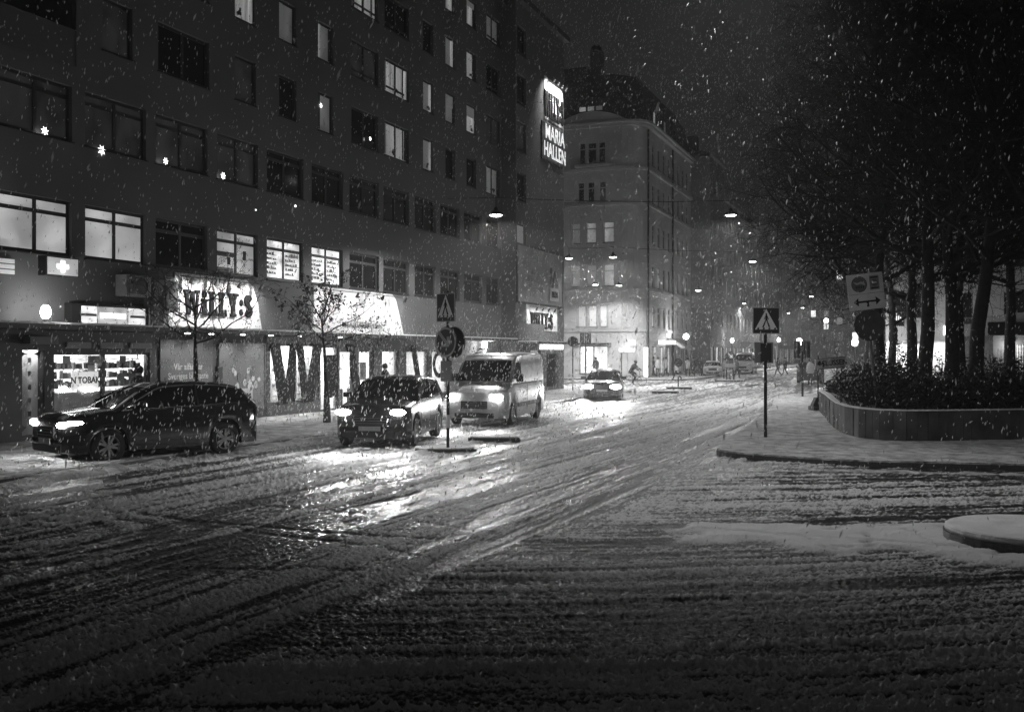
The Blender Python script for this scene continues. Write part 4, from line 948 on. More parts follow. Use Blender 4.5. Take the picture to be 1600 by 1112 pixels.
def car(name, loc, heading, label, cat, body, L=4.4, Wd=1.82, H=1.6, wb=2.65, fo=.88, wr=.355, belt=None, roof=None, cabin='glass', on=True, snow=False, beam=1.0, group=None, plate=True, hz=.82, wrap=False, lr=.10):
    """x runs backwards from the front bumper; the Empty sits under the middle"""
    o = thing(name, loc, heading, label, cat, group)
    off = -L/2; hw = Wd/2
    xs = np.unique(np.concatenate([np.arange(0, L+.001, .05), [0,.02,L-.02,L]]))
    top = smoothp(xs, belt); wid = smoothp(xs, [(0,hw*.78),(.12,hw*.88),(.45,hw*.97),(1.2,hw),(L-1,hw),(L-.25,hw*.96),(L-.05,hw*.9),(L,hw*.84)])
    bot = np.full_like(xs, .22); bot[xs < .15] = .26
    for xc in (fo, fo+wb):
        dxx = np.abs(xs-xc); ra = wr+.055; m_ = dxx < ra; bot[m_] = np.maximum(bot[m_], wr+np.sqrt(ra**2-dxx[m_]**2))
    rows = []
    for x, t, w, b_ in zip(xs, top, wid, bot):
        half = [(w*.86,b_),(w*.985,b_+.03),(w*1.0,max(b_+.05,.52)),(w*1.0,max(b_+.06,t-.24)),(w*.955,t-.06),(w*.88,t-.01),(w*.5,t+.025),(0,t+.035)]
        row = [(x+off,-p[0],p[1]) for p in half] + [(x+off,p[0],p[1]) for p in half[-2::-1]]
        rows.append(row)
    mb = loft(rows)
    n = len(rows[0]); k = len(rows)-1
    for rw in (rows[0], rows[-1]): mb.add(rw, [tuple(range(n))])
    mb.build('body', body, o, smooth=False).data.shade_smooth()
    o.children[0].modifiers.new('e', 'EDGE_SPLIT').split_angle = R(38)
    MB().box(off+.3, off+L-.3, -hw*.82, hw*.82, .24, .62).build('underbody', BLACK, o)
    # cabin
    xr = np.arange(roof[0][0], roof[-1][0]+.001, .06); zr = smoothp(xr, roof); zb = smoothp(xr, belt)
    def cab(scale_top, lo, hi, inset=0.0):
        rws = []
        for x, z, zbb in zip(xr, zr, zb):
            hh = max(z-zbb, .005); z0 = zbb-.01+hh*lo; z1 = zbb+hh*hi; wb_ = hw*(.90-(.90-scale_top)*lo)-inset; wt = hw*(.90-(.90-scale_top)*hi)-inset
            rws.append([(x+off,-wb_,z0),(x+off,-(wb_+wt)/2-.01,(z0+z1)/2),(x+off,-wt,z1)])
        return rws
    st = .68 if cabin == 'glass' else .84
    rws = []
    for x, z, zbb in zip(xr, zr, zb):
        hh = max(z-zbb, .004); full = min(1, hh/.25); wb_ = hw*.90; wt = hw*(.90-(.90-st)*min(1,hh/(H-1.0)))
        hf = [(wb_,zbb-.02),((wb_+wt)/2+.012*full,zbb+hh*.5),(wt+.0,z-.05*full),(wt-.07*full,z-.012*full),(wt*.5,z+.012*full),(0,z+.02*full)]
        rws.append([(x+off,-p[0],p[1]) for p in hf]+[(x+off,p[0],p[1]) for p in hf[-2::-1]])
    cm = loft(rws); n = len(rws[0])
    for rw in (rws[0], rws[-1]): cm.add(rw, [tuple(range(n))])
    c_ = cm.build('cabin', mat('car_glass', .010, .05, spec=.8) if cabin == 'glass' else body, o); c_.data.shade_smooth()
    # roof skin
    i0 = next(i for i, p in enumerate(zr) if p > H-.12); i1 = len(zr)-1-next(i for i, p in enumerate(zr[::-1]) if p > H-.14)
    rf = [[(p[0],p[1]*1.01,p[2]+.012) for p in rw[2:-2]] for rw in rws[i0:i1+1]]
    r_ = loft(rf).build('roof', body if not snow else SNOW, o); r_.data.shade_smooth()
    tw = lambda i, j, s: (rws[i][j][0], s*abs(rws[i][j][1])*1.012, rws[i][j][2]+.004)
    pm = body
    if cabin == 'glass':
        mid = (i0+i1)//2
        for s in (-1, 1):
            MB().path([tw(1,0,s), tw(max(2,i0//2),2,s), tw(i0,2,s)], .03, 6).build('pillar', pm, o)
            MB().path([tw(len(rws)-2,0,s), tw(i1,2,s)], .055, 6).build('pillar', pm, o)
            MB().path([tw(mid,0,s), tw(mid,2,s)], .03, 6).build('pillar', BLACK, o)
            MB().path([tw(i,2,s) for i in range(i0, i1+1, 3)], .018, 6).build('roof_rail', METAL if not snow else pm, o)
            MB().path([tw(i,0,s) for i in range(2, len(rws)-2, 4)], .010, 5).build('window_trim', mat('chrome', .6, .2, 1.0), o)
    else:
        # windscreen and door windows of a van
        xa, xb = roof[0][0], roof[1][0]; za, zb2 = roof[0][1], roof[1][1]
        f = lambda t, y: (xa+(xb-xa)*t+off-.035, y*hw*(.86-.08*t), za+(zb2-za)*t+.03)
        MB().quad(f(.05,-1), f(.05,1), f(.93,1), f(.93,-1)).build('windscreen', mat('car_glass', .01, .05, spec=.8), o)
        for s in (-1, 1):
            y0 = lambda z: s*(hw*(.90-(.90-st)*min(1,(z-1.3)/(H-1.0)))+.028)
            MB().add([(xb-.62+off,y0(1.42),1.42),(xb+.55+off,y0(1.42),1.42),(xb+.55+off,y0(1.95),1.95),(xb+.02+off,y0(1.95),1.95)], [(0,1,2,3)]).build('side_window', MC['car_glass'], o)
            MB().box(xb+1.0+off, xb+1.02+off, min(s*(hw+.0),s*(hw+.006)), max(s*hw,s*(hw+.006)), .45, 1.25).build('door_seam', BLACK, o)
            MB().box(1.4+off, 4.2+off, min(s*(hw-.01),s*(hw+.02)), max(s*(hw-.01),s*(hw+.02)), .55, .68).build('rubbing_strip', mat('grey_plastic', .08, .6), o)
    for s in (-1, 1):
        for xc in (fo, fo+wb): wheel(o, xc+off, s*(hw-.13), wr, s)
        # door lines, handles, mirrors, headlights, tail lights
        if cabin == 'glass':
            for xd in (1.35, 2.42, 3.3): MB().box(xd+off, xd+.012+off, min(s*(hw-.005),s*(hw+.003)), max(s*(hw-.005),s*(hw+.003)), .42, smoothp([xd], belt)[0]-.24).build('door_seam', BLACK, o)
            for xd in (2.2, 3.1): MB().box(xd+off, xd+.17+off, min(s*hw,s*(hw+.03)), max(s*hw,s*(hw+.03)), .86, .89).build('door_handle', body, o)
        mz = roof[0][1]+.04; mx_ = roof[0][0]+.45
        ms = 1.0 if cabin == 'glass' else 1.9
        mm = MB().box(mx_+off-.05, mx_+off+.06, s*(hw-.03) if s > 0 else -(hw+.19), (hw+.19) if s > 0 else s*(hw-.03), mz, mz+.13*ms); mm.build('mirror', body if cabin == 'glass' else BLACK, o, bevel=.03)
        hx = off+.015; hy = s*hw*.70
        lens = MB().ball((hx+.02, hy, hz), lr, 12, (.9,1.6,.62))
        if wrap: lens.ball((off+.24, s*hw*.86, hz+.04), .13, 12, (2.0,.6,.36))
        lens.build('headlight', G_HOT if on else mat('dark_lens', .3, .1), o, smooth=True)
        MB().ball((off+L-.05, s*hw*.84, hz+.12), .1, 10, (.5,1.1,1.5)).build('tail_light', mat('tail_lens', .12, .2), o, smooth=True)
        if on: lamp('SPOT', 'headlight_beam', o, (hx-.22, hy, hz), HEAD_W*beam, .05, (0, R(86), 0), R(120), 1.0)
    MB().box(off-.03, off+.05, -hw*.42, hw*.42, .55, .78).build('grille', BLACK, o, bevel=.01)
    for z in (.60,.66,.72): MB().box(off-.04, off-.031, -hw*.4, hw*.4, z, z+.012).build('grille_bar', METAL, o)
    MB().box(off-.035, off+.05, -hw*.62, hw*.62, .27, .42).build('bumper_vent', BLACK, o, bevel=.01)
    if plate: MB().box(off-.055, off-.035, -.26, .26, .43, .54).build('number_plate', mat('plate_white', .45, .5), o)
    if snow: 
        bn = [[(p[0],p[1]*.93,p[2]+.018) for p in rw[4:-4]] for rw, x in zip(rows, xs) if .25 < x < roof[0][0]+.05]
        loft(bn).build('bonnet_snow', SNOW, o)
    return o
SUVb = [(0,.70),(.03,.90),(.22,1.0),(1.0,1.08),(1.25,1.09),(4.0,1.16),(4.32,1.10),(4.4,.78)]
SUVr = [(1.08,1.085),(1.80,1.47),(2.1,1.58),(2.7,1.61),(3.4,1.59),(3.85,1.53),(4.08,1.42),(4.35,1.14)]
CARB = mat('black_car_paint', .012, .22, .3, coat=1.0, spec=.6)
car('parked_suv' if 0 else 'black_suv', (-7.9, 21.7, .03), math.atan2(.736,.677), 'black sport utility car turning left with bright headlights, nearest car', 'car', CARB, belt=SUVb, roof=SUVr, beam=.12, wrap=True)
sb2 = [(0,.66),(.04,.88),(.25,1.0),(1.15,1.09),(1.4,1.10),(4.2,1.18),(4.45,1.05),(4.55,.75)]
sr2 = [(1.2,1.10),(2.05,1.56),(2.3,1.63),(3.0,1.65),(3.8,1.6),(4.15,1.48),(4.45,1.12)]
car('dark_suv', (-3.05, 25.55, .03), math.atan2(.99,.12), 'dark sport utility car with dazzling headlights driving towards the viewer beside the crossing sign', 'car', mat('dark_grey_car_paint', .014, .25, .4, coat=1.0), L=4.55, Wd=1.88, H=1.65, wb=2.75, belt=sb2, roof=sr2, beam=1.0, hz=.86, lr=.12)
vb = [(0,.75),(.04,1.0),(.3,1.12),(.85,1.28),(1.0,1.30),(5.2,1.32),(5.35,1.2),(5.4,.9)]
vr = [(.92,1.30),(1.62,2.02),(1.95,2.18),(2.3,2.22),(5.1,2.24),(5.3,2.15),(5.38,1.30)]
van = car('delivery_van', (-.45, 32.9, .03), math.atan2(.966,.26), 'pale high-roofed delivery van with headlights on, behind the dark sport utility car', 'van', mat('silver_van_paint', .52, .35, .2, coat=.6, noise=(3,.2)), L=5.4, Wd=2.0, H=2.24, wb=3.3, fo=.95, wr=.35, belt=vb, roof=vr, cabin='van', beam=1.0, hz=.92, lr=.13)
wgb = [(0,.58),(.04,.72),(.3,.82),(1.2,.93),(1.4,.94),(4.3,1.0),(4.6,.92),(4.65,.6)]; wgr = [(1.25,.94),(2.05,1.32),(2.4,1.42),(3.3,1.42),(4.1,1.36),(4.5,.96)]
car('dark_sedan', (4.5, 48.6, .03), R(82), 'dark low car with two glaring headlights farther down the street', 'car', mat('dark_car_paint', .014, .3, .3, coat=1), L=4.65, H=1.42, wb=2.75, belt=wgb, roof=wgr, beam=3.5, hz=.66, lr=.17)
car('parked_car', D(1114, 95, .03), R(78), 'snow-covered pale parked car facing the street beside the pedestrians', 'car', mat('pale_car_paint', .5, .4), L=4.65, H=1.42, wb=2.75, belt=wgb, roof=wgr, on=False, snow=True, hz=.66)
car('parked_van', D(1165, 108, .03), R(70), 'snow-covered white parked van far down the street', 'van', mat('white_van_paint', .6, .4), L=5.4, Wd=2.0, H=2.24, wb=3.3, fo=.95, belt=vb, roof=vr, cabin='van', on=False, snow=True, hz=.9)
car('dark_parked_car', D(1267, 74, .03), R(250), 'dark car seen half behind the traffic light on the right', 'car', mat('dark_car_paint2', .03, .3, .3), L=4.4, belt=SUVb, roof=SUVr, on=False)
for i, (px, d) in enumerate(((1192,135),(1200,150),(1207,166))):
    car('parked_car', D(px, d, .03), R(70), ('first','second','third')[i]+' small car in the far row parked beyond the white van', 'car', mat('pale_car_paint', .5), L=4.65, H=1.42, wb=2.75, belt=wgb, roof=wgr, on=False, snow=True, group='far parked cars')

# ------------------------------------------------------------------ signs and posts
SG_ = .07
def ped_face(o, w, h, z, y=-.02):
    MB().box(-w/2, w/2, -.015, .015, z-h/2, z+h/2).build('sign_plate', PAINTB, o, bevel=.01)
    fr = MB(); t = .018
    for a in ((-w/2,w/2,z-h/2,z-h/2+t),(-w/2,w/2,z+h/2-t,z+h/2),(-w/2,-w/2+t,z-h/2+t,z+h/2-t),(w/2-t,w/2,z-h/2+t,z+h/2-t)): fr.box(a[0],a[1],-.019,-.0155,a[2],a[3])
    fr.build('sign_border', mat('sign_grey', .3, .5), o)
    tz = z-h*.34; th = h*.78; MB().prism_xz([(-w*.42,tz),(w*.42,tz),(0,tz+th)], -.022, -.016).build('white_triangle', mat('retroreflective_white', .7, .5), o)
    f = MB(); sc = h
    f.prism_xz([(.03*sc*math.cos(a)+.0, z+.24*sc+.04*sc*math.sin(a)) for a in np.arange(0,6.28,.8)], -.028, -.023)
    f.prism_xz([(-.045*sc,z+.0*sc),(.045*sc,z+.0*sc),(.055*sc,z+.16*sc),(.02*sc,z+.21*sc),(-.03*sc,z+.20*sc)], -.0275, -.023)
    f.prism_xz([(-.045*sc,z+.01*sc),(.0,z+.01*sc),(-.10*sc,z-.26*sc),(-.16*sc,z-.26*sc)], -.0273, -.023); f.prism_xz([(.0,z+.01*sc),(.045*sc,z+.01*sc),(.15*sc,z-.24*sc),(.09*sc,z-.26*sc)], -.0271, -.023)
    f.prism_xz([(.03*sc,z+.18*sc),(.055*sc,z+.15*sc),(.10*sc,z+.05*sc),(.08*sc,z+.03*sc)], -.0269, -.023); f.prism_xz([(-.03*sc,z+.18*sc),(-.05*sc,z+.15*sc),(-.09*sc,z+.06*sc),(-.07*sc,z+.04*sc)], -.0267, -.023)
    f.build('walking_figure', LETTER, o)
    for k in range(4): x = (-.31+k*.21)*w; MB().prism_xz([(x-.04*w,tz+.005),(x+.035*w,tz+.005),(x+.045*w,tz+.07*h),(x-.015*w,tz+.07*h)], -.0285, -.0235).build('crossing_stripe', LETTER, o)
# left refuge: pedestrian sign over a keep-right disc, rotated
p = G(697, 702, .05)
o = thing('crossing_sign', (p.x, p.y, 0), R(-42), 'pedestrian crossing sign turned sideways above a round arrow sign, on the refuge before the van', 'sign')
MB().tube((0,.06,0),(0,.06,3.72),.035,n=10).build('pole', METAL_D, o); ped_face(o, .60, .66, 3.33)
for (xx, yy) in ((0,0),(.10,.17)): MB().lathe([(0,yy-.012),(.33,yy-.012),(.35,yy-.02),(.36,yy),(.35,yy+.015),(0,yy+.012)], (xx if yy else 0,0,2.53), 28, 'y').build('round_sign', PAINTB, o)
MB().prism_xz([(-.22,2.72),(-.17,2.77),(.05,2.55),(.05,2.66),(.12,2.66),(.12,2.42),(-.12,2.42),(-.12,2.49),(.0,2.49)], -.03,-.021).build('white_arrow', mat('dull_white', .25, .6), o)
MB().lathe([(.30,-.021),(.33,-.026),(.345,-.021)], (0,0,2.53), 28, 'y').build('sign_border', mat('sign_grey', .3), o)
MB().box(-.18,.18,-.01,.02,1.62,2.1).build('lower_plate', mat('grey_back', .12, .6), o, bevel=.01); MB().tube((0,.06,.55),(0,.06,.85),.042,n=10).build('reflector_band', PAINTW, o)
def refuge(name, c, L_, W_, rz, label, h=.12):
    pts_ = []
    for i in range(24):
        a = 2*math.pi*i/24; x = L_/2*math.copysign(abs(math.cos(a))**.6, math.cos(a)); y = W_/2*math.copysign(abs(math.sin(a))**.8, math.sin(a)); pts_.append((x,y))
    o = thing(name, (c[0],c[1],0), rz, label, 'traffic island'); MB().prism(pts_, -.03, h).build('kerb', GRANITE, o); MB().prism([(a*.93,b*.9) for a,b in pts_], h, h+.035).build('snow_cover', SNOW, o, bevel=.015); return o
refuge('refuge_island', (p.x-.05, p.y+.25), 1.5, 1.0, R(10), 'low snow-covered refuge under the crossing sign in front of the van', .06)
q = G(772, 691); refuge('refuge_island', (q.x, q.y+.3), 1.35, .55, R(4), 'small dark-edged refuge block in front of the van', .10)
# right crossing sign
p = G(1197, 683, .14)
o = thing('crossing_sign', (p.x, p.y, 0), R(3), 'pedestrian crossing sign on a tall dark pole at the corner of the right pavement', 'sign')
MB().tube((0,.05,.1),(0,.05,3.4),.042,n=10).build('pole', METAL_D, o); ped_face(o, .69, .67, 3.10)
MB().box(-.14,.14,-.012,.02,2.06,2.52).build('lower_plate', PAINTB, o, bevel=.01); MB().box(-.27,.22,.10,.12,2.02,2.55).build('back_plate', mat('sign_back', .2,.6), o, bevel=.01)
# SLUSSEN detour sign
p = G(1279, 641, .14)
o = thing('detour_sign', (p.x, p.y, 0), R(2), 'white Slussen detour sign with a left arrow on a post with a heavy dark foot', 'sign')
MB().tube((0,.05,.2),(0,.05,2.15),.03,n=8).build('post', METAL_D, o)
pl_ = MB().prism_xz([(-.14,1.66),(.98,1.74),(1.0,2.13),(-.12,2.03)], -.03, .0).build('sign_plate', mat('detour_white', .85, .6, noise=(9,.15)), o)
mb = MB()
for (x0,z0,x1,z1) in ((-.14,1.66,.98,1.74),(-.12,2.03,1.0,2.13)): mb.path([(x0,-.035,z0),(x1,-.035,z1)], .012, 5)
mb.build('sign_border', LETTER, o)
text('SLUSSEN', .27, LETTER, o, (.60, -.036, 1.905), (R(90), R(-4.5), 0), ext=.003, bold=.006, sx=.90)
MB().prism_xz([(-.09,1.87),(.02,1.98),(.02,1.90),(.10,1.90),(.14,1.85),(.14,1.74),(.19,1.74),(.19,1.88),(.13,1.95),(.02,1.95),(.02,1.79)], -.04,-.033).build('left_arrow', LETTER, o)
MB().prism([(-.28,-.3),(.28,-.3),(.28,.35),(-.28,.35)], .14, .30).build('rubber_foot', mat('foot', .045, .8, noise=(5,.3)), o, bevel=.03); MB().prism_xz([(-.26,.3),(.26,.3),(.12,.62),(-.12,.62)], -.12,.18).build('foot_block', MC['foot'], o, bevel=.02)
MB().box(-.06,.06,-.135,-.121,.36,.47).build('sticker', FRAME_W, o)
# tilted sign with the dark disc behind it
o = thing('tilted_sign', (9.95, 27.0, .78), 0, 'leaning white sign with emblem and double arrow above a dark disc, in the planter', 'sign')
o.rotation_euler = (0, R(-6.5), R(2))
z1 = 2.95
MB().tube((0,.08,-.1),(0,.08,z1+.6),.045,n=8).build('pole', METAL, o)
MB().lathe([(0,.0),(.40,.0),(.415,-.012),(.425,.0),(.415,.02),(0,.015)], (.0,0,2.26), 30, 'y').build('dark_disc', mat('disc_back', .05, .6, noise=(5,.3)), o)
MB().box(-.50,.50,-.02,.015,z1-.26,z1+.72).build('sign_plate', mat('sign_white_b', .55, .6, noise=(5,.12)), o, bevel=.015)
mb = MB(); mb.box(-.5,.5,-.024,-.0205,z1+.17,z1+.18); mb.build('rule', PAINTG, o)
em = MB().lathe([(0,-.022),(.19,-.022),(.19,-.027),(0,-.027)], (-.17,0,z1+.44), 26, 'y').build('round_emblem', mat('emblem_grey', .10, .6), o)
mb = MB(); mb.lathe([(.195,-.022),(.215,-.028),(.195,-.028)], (-.17,0,z1+.44), 26, 'y'); mb.build('emblem_ring', LETTER, o)
MB().prism_xz([(-.34,z1+.52),(-.22,z1+.48),(-.10,z1+.52),(.0,z1+.44),(-.03,z1+.40),(-.12,z1+.45),(-.25,z1+.43)], -.032,-.0275).build('emblem_wave', mat('emblem_white', .35), o)
for k in range(5): MB().box(-.27+k*.05, -.25+k*.05, -.031, -.0275, z1+.33, z1+.40).build('emblem_stroke', LETTER, o)
MB().box(.12,.38,-.027,-.0205,z1+.26,z1+.64).build('small_panel', mat('panel_grey', .18), o); MB().lathe([(0,-.032),(.09,-.032),(.10,-.028)], (.25,0,z1+.45), 18, 'y').build('small_emblem', mat('emblem_grey'), o)
MB().box(.19,.31,-.036,-.033,z1+.435,z1+.465).build('emblem_bar', PAINTW, o)
for zz in (.29,.575): MB().box(.15,.35,-.031,-.0275,z1+zz,z1+zz+.035).build('small_print', LETTER, o)
MB().prism_xz([(-.37,z1-.04),(-.24,z1+.07),(-.24,z1-.015),(-.02,z1-.015),(-.02,z1-.17),(.04,z1-.17),(.04,z1-.015),(.24,z1-.015),(.24,z1+.07),(.37,z1-.04),(.24,z1-.15),(.24,z1-.065),(-.24,z1-.065),(-.24,z1-.15)][0:4]+[(-.02,z1-.015)][0:0]+[(.24,z1-.015),(.24,z1+.07),(.37,z1-.04),(.24,z1-.15),(.24,z1-.065),(.04,z1-.065),(.04,z1-.18),(-.02,z1-.18),(-.02,z1-.065),(-.24,z1-.065),(-.24,z1-.15)], -.03,-.0205).build('double_arrow', LETTER, o)
# traffic lights
def signal(px, py, h, z0, label, heads=2, rz=0, d=None):
    p = G(px, py, z0) if d is None else D(px, d, z0)
    o = thing('traffic_light', (p.x, p.y, 0), rz, label, 'traffic light', 'traffic lights'); MB().tube((0,0,0),(0,0,h),.055,n=8).build('pole', METAL_D, o)
    for k in range(heads):
        x = (-.24 if k == 0 else .24) if heads == 2 else 0
        hd = MB().box(x-.11, x+.11, -.14, .10, h-.78, h-.05).build('signal_head', BLACK, o, bevel=.03); MB().box(x-.16, x+.16, .02, .04, h-.84, h+.0).build('back_board', BLACK, hd, bevel=.02)
        for j in range(3):
            MB().lathe([(0,-.15),(.09,-.15),(.10,-.22),(.105,-.15)], (x,0,h-.18-j*.26), 14, 'y').build('signal_lens', mat('signal_lens', .05, .2), hd)
    return o
signal(1254, 619, 2.85, .14, 'traffic light with two dark heads side by side on the right pavement corner'); signal(915, 0, 3.7, 0, 'traffic light with two heads in front of the lit corner shop', d=72)
signal(1398, 0, 3.6, 0, 'traffic light in front of the light building, beside the oval lamp', 1, d=52); signal(1308, 0, 3.0, 0, 'far traffic light right of the small round sign', 1, d=66)
p = G(895, 613); o = thing('round_sign_post', (p.x, p.y, 0), 0, 'dark round sign on a thin post left of the far car', 'sign'); MB().tube((0,.04,0),(0,.04,3.1),.035,n=6).build('pole', METAL_D, o)
MB().lathe([(0,0),(.29,0),(.3,.01),(0,.015)], (0,0,2.9), 20, 'y').build('disc', PAINTB, o); MB().tube((0,.04,.35),(0,.04,.9),.05,n=6).build('reflector_band', PAINTW, o)
p = G(1060, 608); o = thing('speed_sign', (p.x, p.y, 0), 0, 'round 30 speed sign on a short striped post on its own refuge', 'sign'); MB().tube((0,.04,0),(0,.04,1.9),.04,n=6).build('pole', METAL_D, o)
MB().lathe([(0,0),(.25,0),(.26,.01),(0,.015)], (0,0,1.65), 20, 'y').build('disc', mat('sign_mid', .2), o); MB().lathe([(.19,-.004),(.25,-.008),(.25,-.004)], (0,0,1.65), 20, 'y').build('ring', LETTER, o); text('30', .33, LETTER, o, (0,-.012,1.65), bold=.012, sx=.9)
for z in (.85,1.08,1.25): MB().ball((0,0,z), .075, 8).build('reflector', PAINTW, o)
refuge('refuge_island', (p.x+.1, p.y+.3), 1.6, .7, 0, 'low refuge block under the 30 sign'); q = G(1041, 615); refuge('refuge_island', (q.x, q.y+.3), 1.5, .5, 0, 'low refuge block left of the one with the 30 sign')
q = G(1141, 596); refuge('refuge_island', (q.x, q.y), 2.4, .8, 0, 'snow-covered refuge left of the crossing sign, near the parked van'); o = thing('arrow_sign', (q.x, q.y, 0), 0, 'dark round arrow sign on a low box above the far refuge', 'sign')
MB().tube((0,.04,0),(0,.04,2.2),.05,n=6).build('pole', METAL_D, o); MB().lathe([(0,0),(.36,0),(.37,.01),(0,.015)], (0,0,2.0), 20, 'y').build('disc', PAINTB, o); MB().prism_xz([(-.2,2.2),(-.13,2.25),(.1,2.0),(.1,2.1),(.18,2.1),(.18,1.85),(-.05,1.85),(-.05,1.92),(.03,1.93)], -.02,-.008).build('white_arrow', PAINTW, o)
for sx in (-.28,.28): MB().box(sx-.05,sx+.05,0,.1,.1,1.35).build('box_leg', METAL_D, o)
MB().box(-.38,.38,-.03,.12,1.1,1.4).build('box_top', mat('sign_mid'), o)

# ------------------------------------------------------------------ people and bicycles
def person(loc, rz, label, J, coat=.06, legs=.03, H=1.74, hat=None, group='people on the far pavements', coatlen=.78):
    """J overrides joints; the figure faces local +x"""
    o = thing('person', loc, rz, label, 'person', group)
    j = dict(pelvis=(0,0,.95), chest=(0,0,1.30), neck=(.01,0,1.50), head=(.03,0,1.60), top=(.02,0,1.70))
    for s, n in ((1,'l'),(-1,'r')):
        j['sh'+n] = (0,.17*s,1.42); j['el'+n] = (-.03,.23*s,1.15); j['wr'+n] = (.06,.22*s,.92); j['ha'+n] = (.09,.21*s,.84)
        j['hi'+n] = (0,.09*s,.90); j['kn'+n] = (.03,.10*s,.50); j['an'+n] = (0,.10*s,.09); j['to'+n] = (.17,.11*s,.04)
    j.update(J); k = H/1.74
    r = dict(pelvis=.15, chest=.165, neck=.06, head=.10, top=.08)
    for n in 'lr': r.update({'sh'+n:.075,'el'+n:.055,'wr'+n:.045,'ha'+n:.045,'hi'+n:.10,'kn'+n:.065,'an'+n:.05,'to'+n:.04})
    names = list(j); e = [('pelvis','chest'),('chest','neck'),('neck','head'),('head','top')]
    for n in 'lr': e += [('chest','sh'+n),('sh'+n,'el'+n),('el'+n,'wr'+n),('wr'+n,'ha'+n),('pelvis','hi'+n),('hi'+n,'kn'+n),('kn'+n,'an'+n),('an'+n,'to'+n)]
    me = bpy.data.meshes.new('p'); me.from_pydata([tuple(c*k for c in j[n]) for n in names], [(names.index(a), names.index(b)) for a, b in e], [])
    t = bpy.data.objects.new('p', me); col.objects.link(t); t.modifiers.new('s', 'SKIN')
    for i, n in enumerate(names): me.skin_vertices[0].data[i].radius = (r[n]*k, r[n]*k*(1.0 if n not in ('chest','pelvis') else 1.15)); me.skin_vertices[0].data[i].use_root = (i == 0)
    ss_ = t.modifiers.new('u', 'SUBSURF'); ss_.levels = 1; ss_.render_levels = 1
    m2 = bpy.data.meshes.new_from_object(t.evaluated_get(bpy.context.evaluated_depsgraph_get())); bpy.data.objects.remove(t)
    m2.materials.clear()
    for m in (SKIN, mat('coat_%d' % int(coat*1000), coat, .85), mat('trousers_%d' % int(legs*1000), legs, .85)): m2.materials.append(m)
    zp = j['pelvis'][2]*k
    for f in m2.polygons: f.material_index = 0 if f.center.z > (j['neck'][2]+.01)*k else 1 if f.center.z > zp-.12 else 2
    m2.shade_smooth(); b = bpy.data.objects.new('body', m2); col.objects.link(b); b.parent = o
    c, n_, p_ = Vector(j['chest'])*k, Vector(j['neck'])*k, Vector(j['pelvis'])*k
    jk = MB(); rings = [(p_+Vector((0,0,-.16 if coatlen < 1 else -.3)), .205),(p_, .19),(p_.lerp(c,.5), .175),(c, .20),(c.lerp(n_,.7), .15),(n_, .085)]
    rows = [[tuple(q + Vector((rr_*.85*math.cos(a), rr_*1.12*math.sin(a), 0))) for a in np.linspace(0, 2*math.pi, 13)] for q, rr_ in rings]; jk.grid(rows).build('coat', m2.materials[1], o, smooth=True)
    h = Vector(j['head'])*k; MB().ball((h.x-.015, h.y, h.z+.05*k), .118*k, 12, (1,.92,1.02)).build('hat' if hat else 'hair', mat('hat_%d' % int((hat or .02)*1000), hat or .02, .9), o, smooth=True)
    return o
def stride(f=.24): return dict(knl=(f*.75,.1,.50), anl=(f*1.1,.1,.10), tol=(f*1.1+.16,.1,.06), knr=(-.02,-.1,.49), anr=(-f*1.3,-.1,.14), tor=(-f*1.3+.13,-.1,.05), ell=(-.12,.23,1.17), wrl=(-.14,.24,.93), hal=(-.12,.23,.86), elr=(.05,-.23,1.16), wrr=(.2,-.2,.98), har=(.25,-.19,.94))
ride = dict(pelvis=(-.18,0,1.00), chest=(.05,0,1.33), neck=(.13,0,1.50), head=(.19,0,1.58), top=(.2,0,1.68), shl=(.08,.17,1.42), shr=(.08,-.17,1.42), ell=(.27,.22,1.2), elr=(.27,-.22,1.2), wrl=(.45,.24,1.08), wrr=(.45,-.24,1.08), hal=(.5,.24,1.06), har=(.5,-.24,1.06), hil=(-.15,.09,.96), hir=(-.15,-.09,.96), knl=(.22,.1,.78), anl=(.05,.1,.40), tol=(.2,.1,.36), knr=(.15,-.1,.60), anr=(-.02,-.1,.17), tor=(.13,-.1,.13))
def bicycle(loc, rz, label):
    o = thing('bicycle', loc, rz, label, 'bicycle')
    for x in (-.52, .52):
        w = MB().lathe([(.33,0-.02),(.345,-.012),(.35,0),(.345,.012),(.33,.02),(.32,0),(.33,-.02)], (x,0,.35), 26, 'y').build('wheel', RUBBER, o)
        sp = MB()
        for k in range(8): a = k*math.pi/4; sp.tube((x,0,.35),(x+.33*math.cos(a),0,.35+.33*math.sin(a)),.004,n=3)
        sp.build('spokes', METAL, w)
    f = MB(); f.path([(-.52,0,.35),(-.12,0,.3),(.38,0,.62),(-.2,0,.8),(-.12,0,.3)],.018,6); f.path([(-.52,0,.35),(-.2,0,.8),(-.22,0,.92)],.014,6); f.path([(.52,0,.35),(.38,0,.62),(.34,0,.98)],.018,6); f.build('frame', METAL_D, o)
    MB().path([(.42,-.26,1.02),(.34,-.1,1.0),(.34,.1,1.0),(.42,.26,1.02)],.014,6).build('handlebar', METAL_D, o); MB().ball((-.22,0,.94),.1,8,(1.3,.8,.4)).build('saddle', BLACK, o); MB().box(-.8,-.3,-.06,.06,.68,.70).build('carrier', METAL_D, o)
p = G(860, 599); bicycle((p.x, p.y, .02), R(5), 'bicycle ridden by the cyclist at the corner of the long block'); person((p.x, p.y, .02), R(5), 'cyclist in a pale coat riding past the corner of the long block', ride, coat=.30, legs=.05)
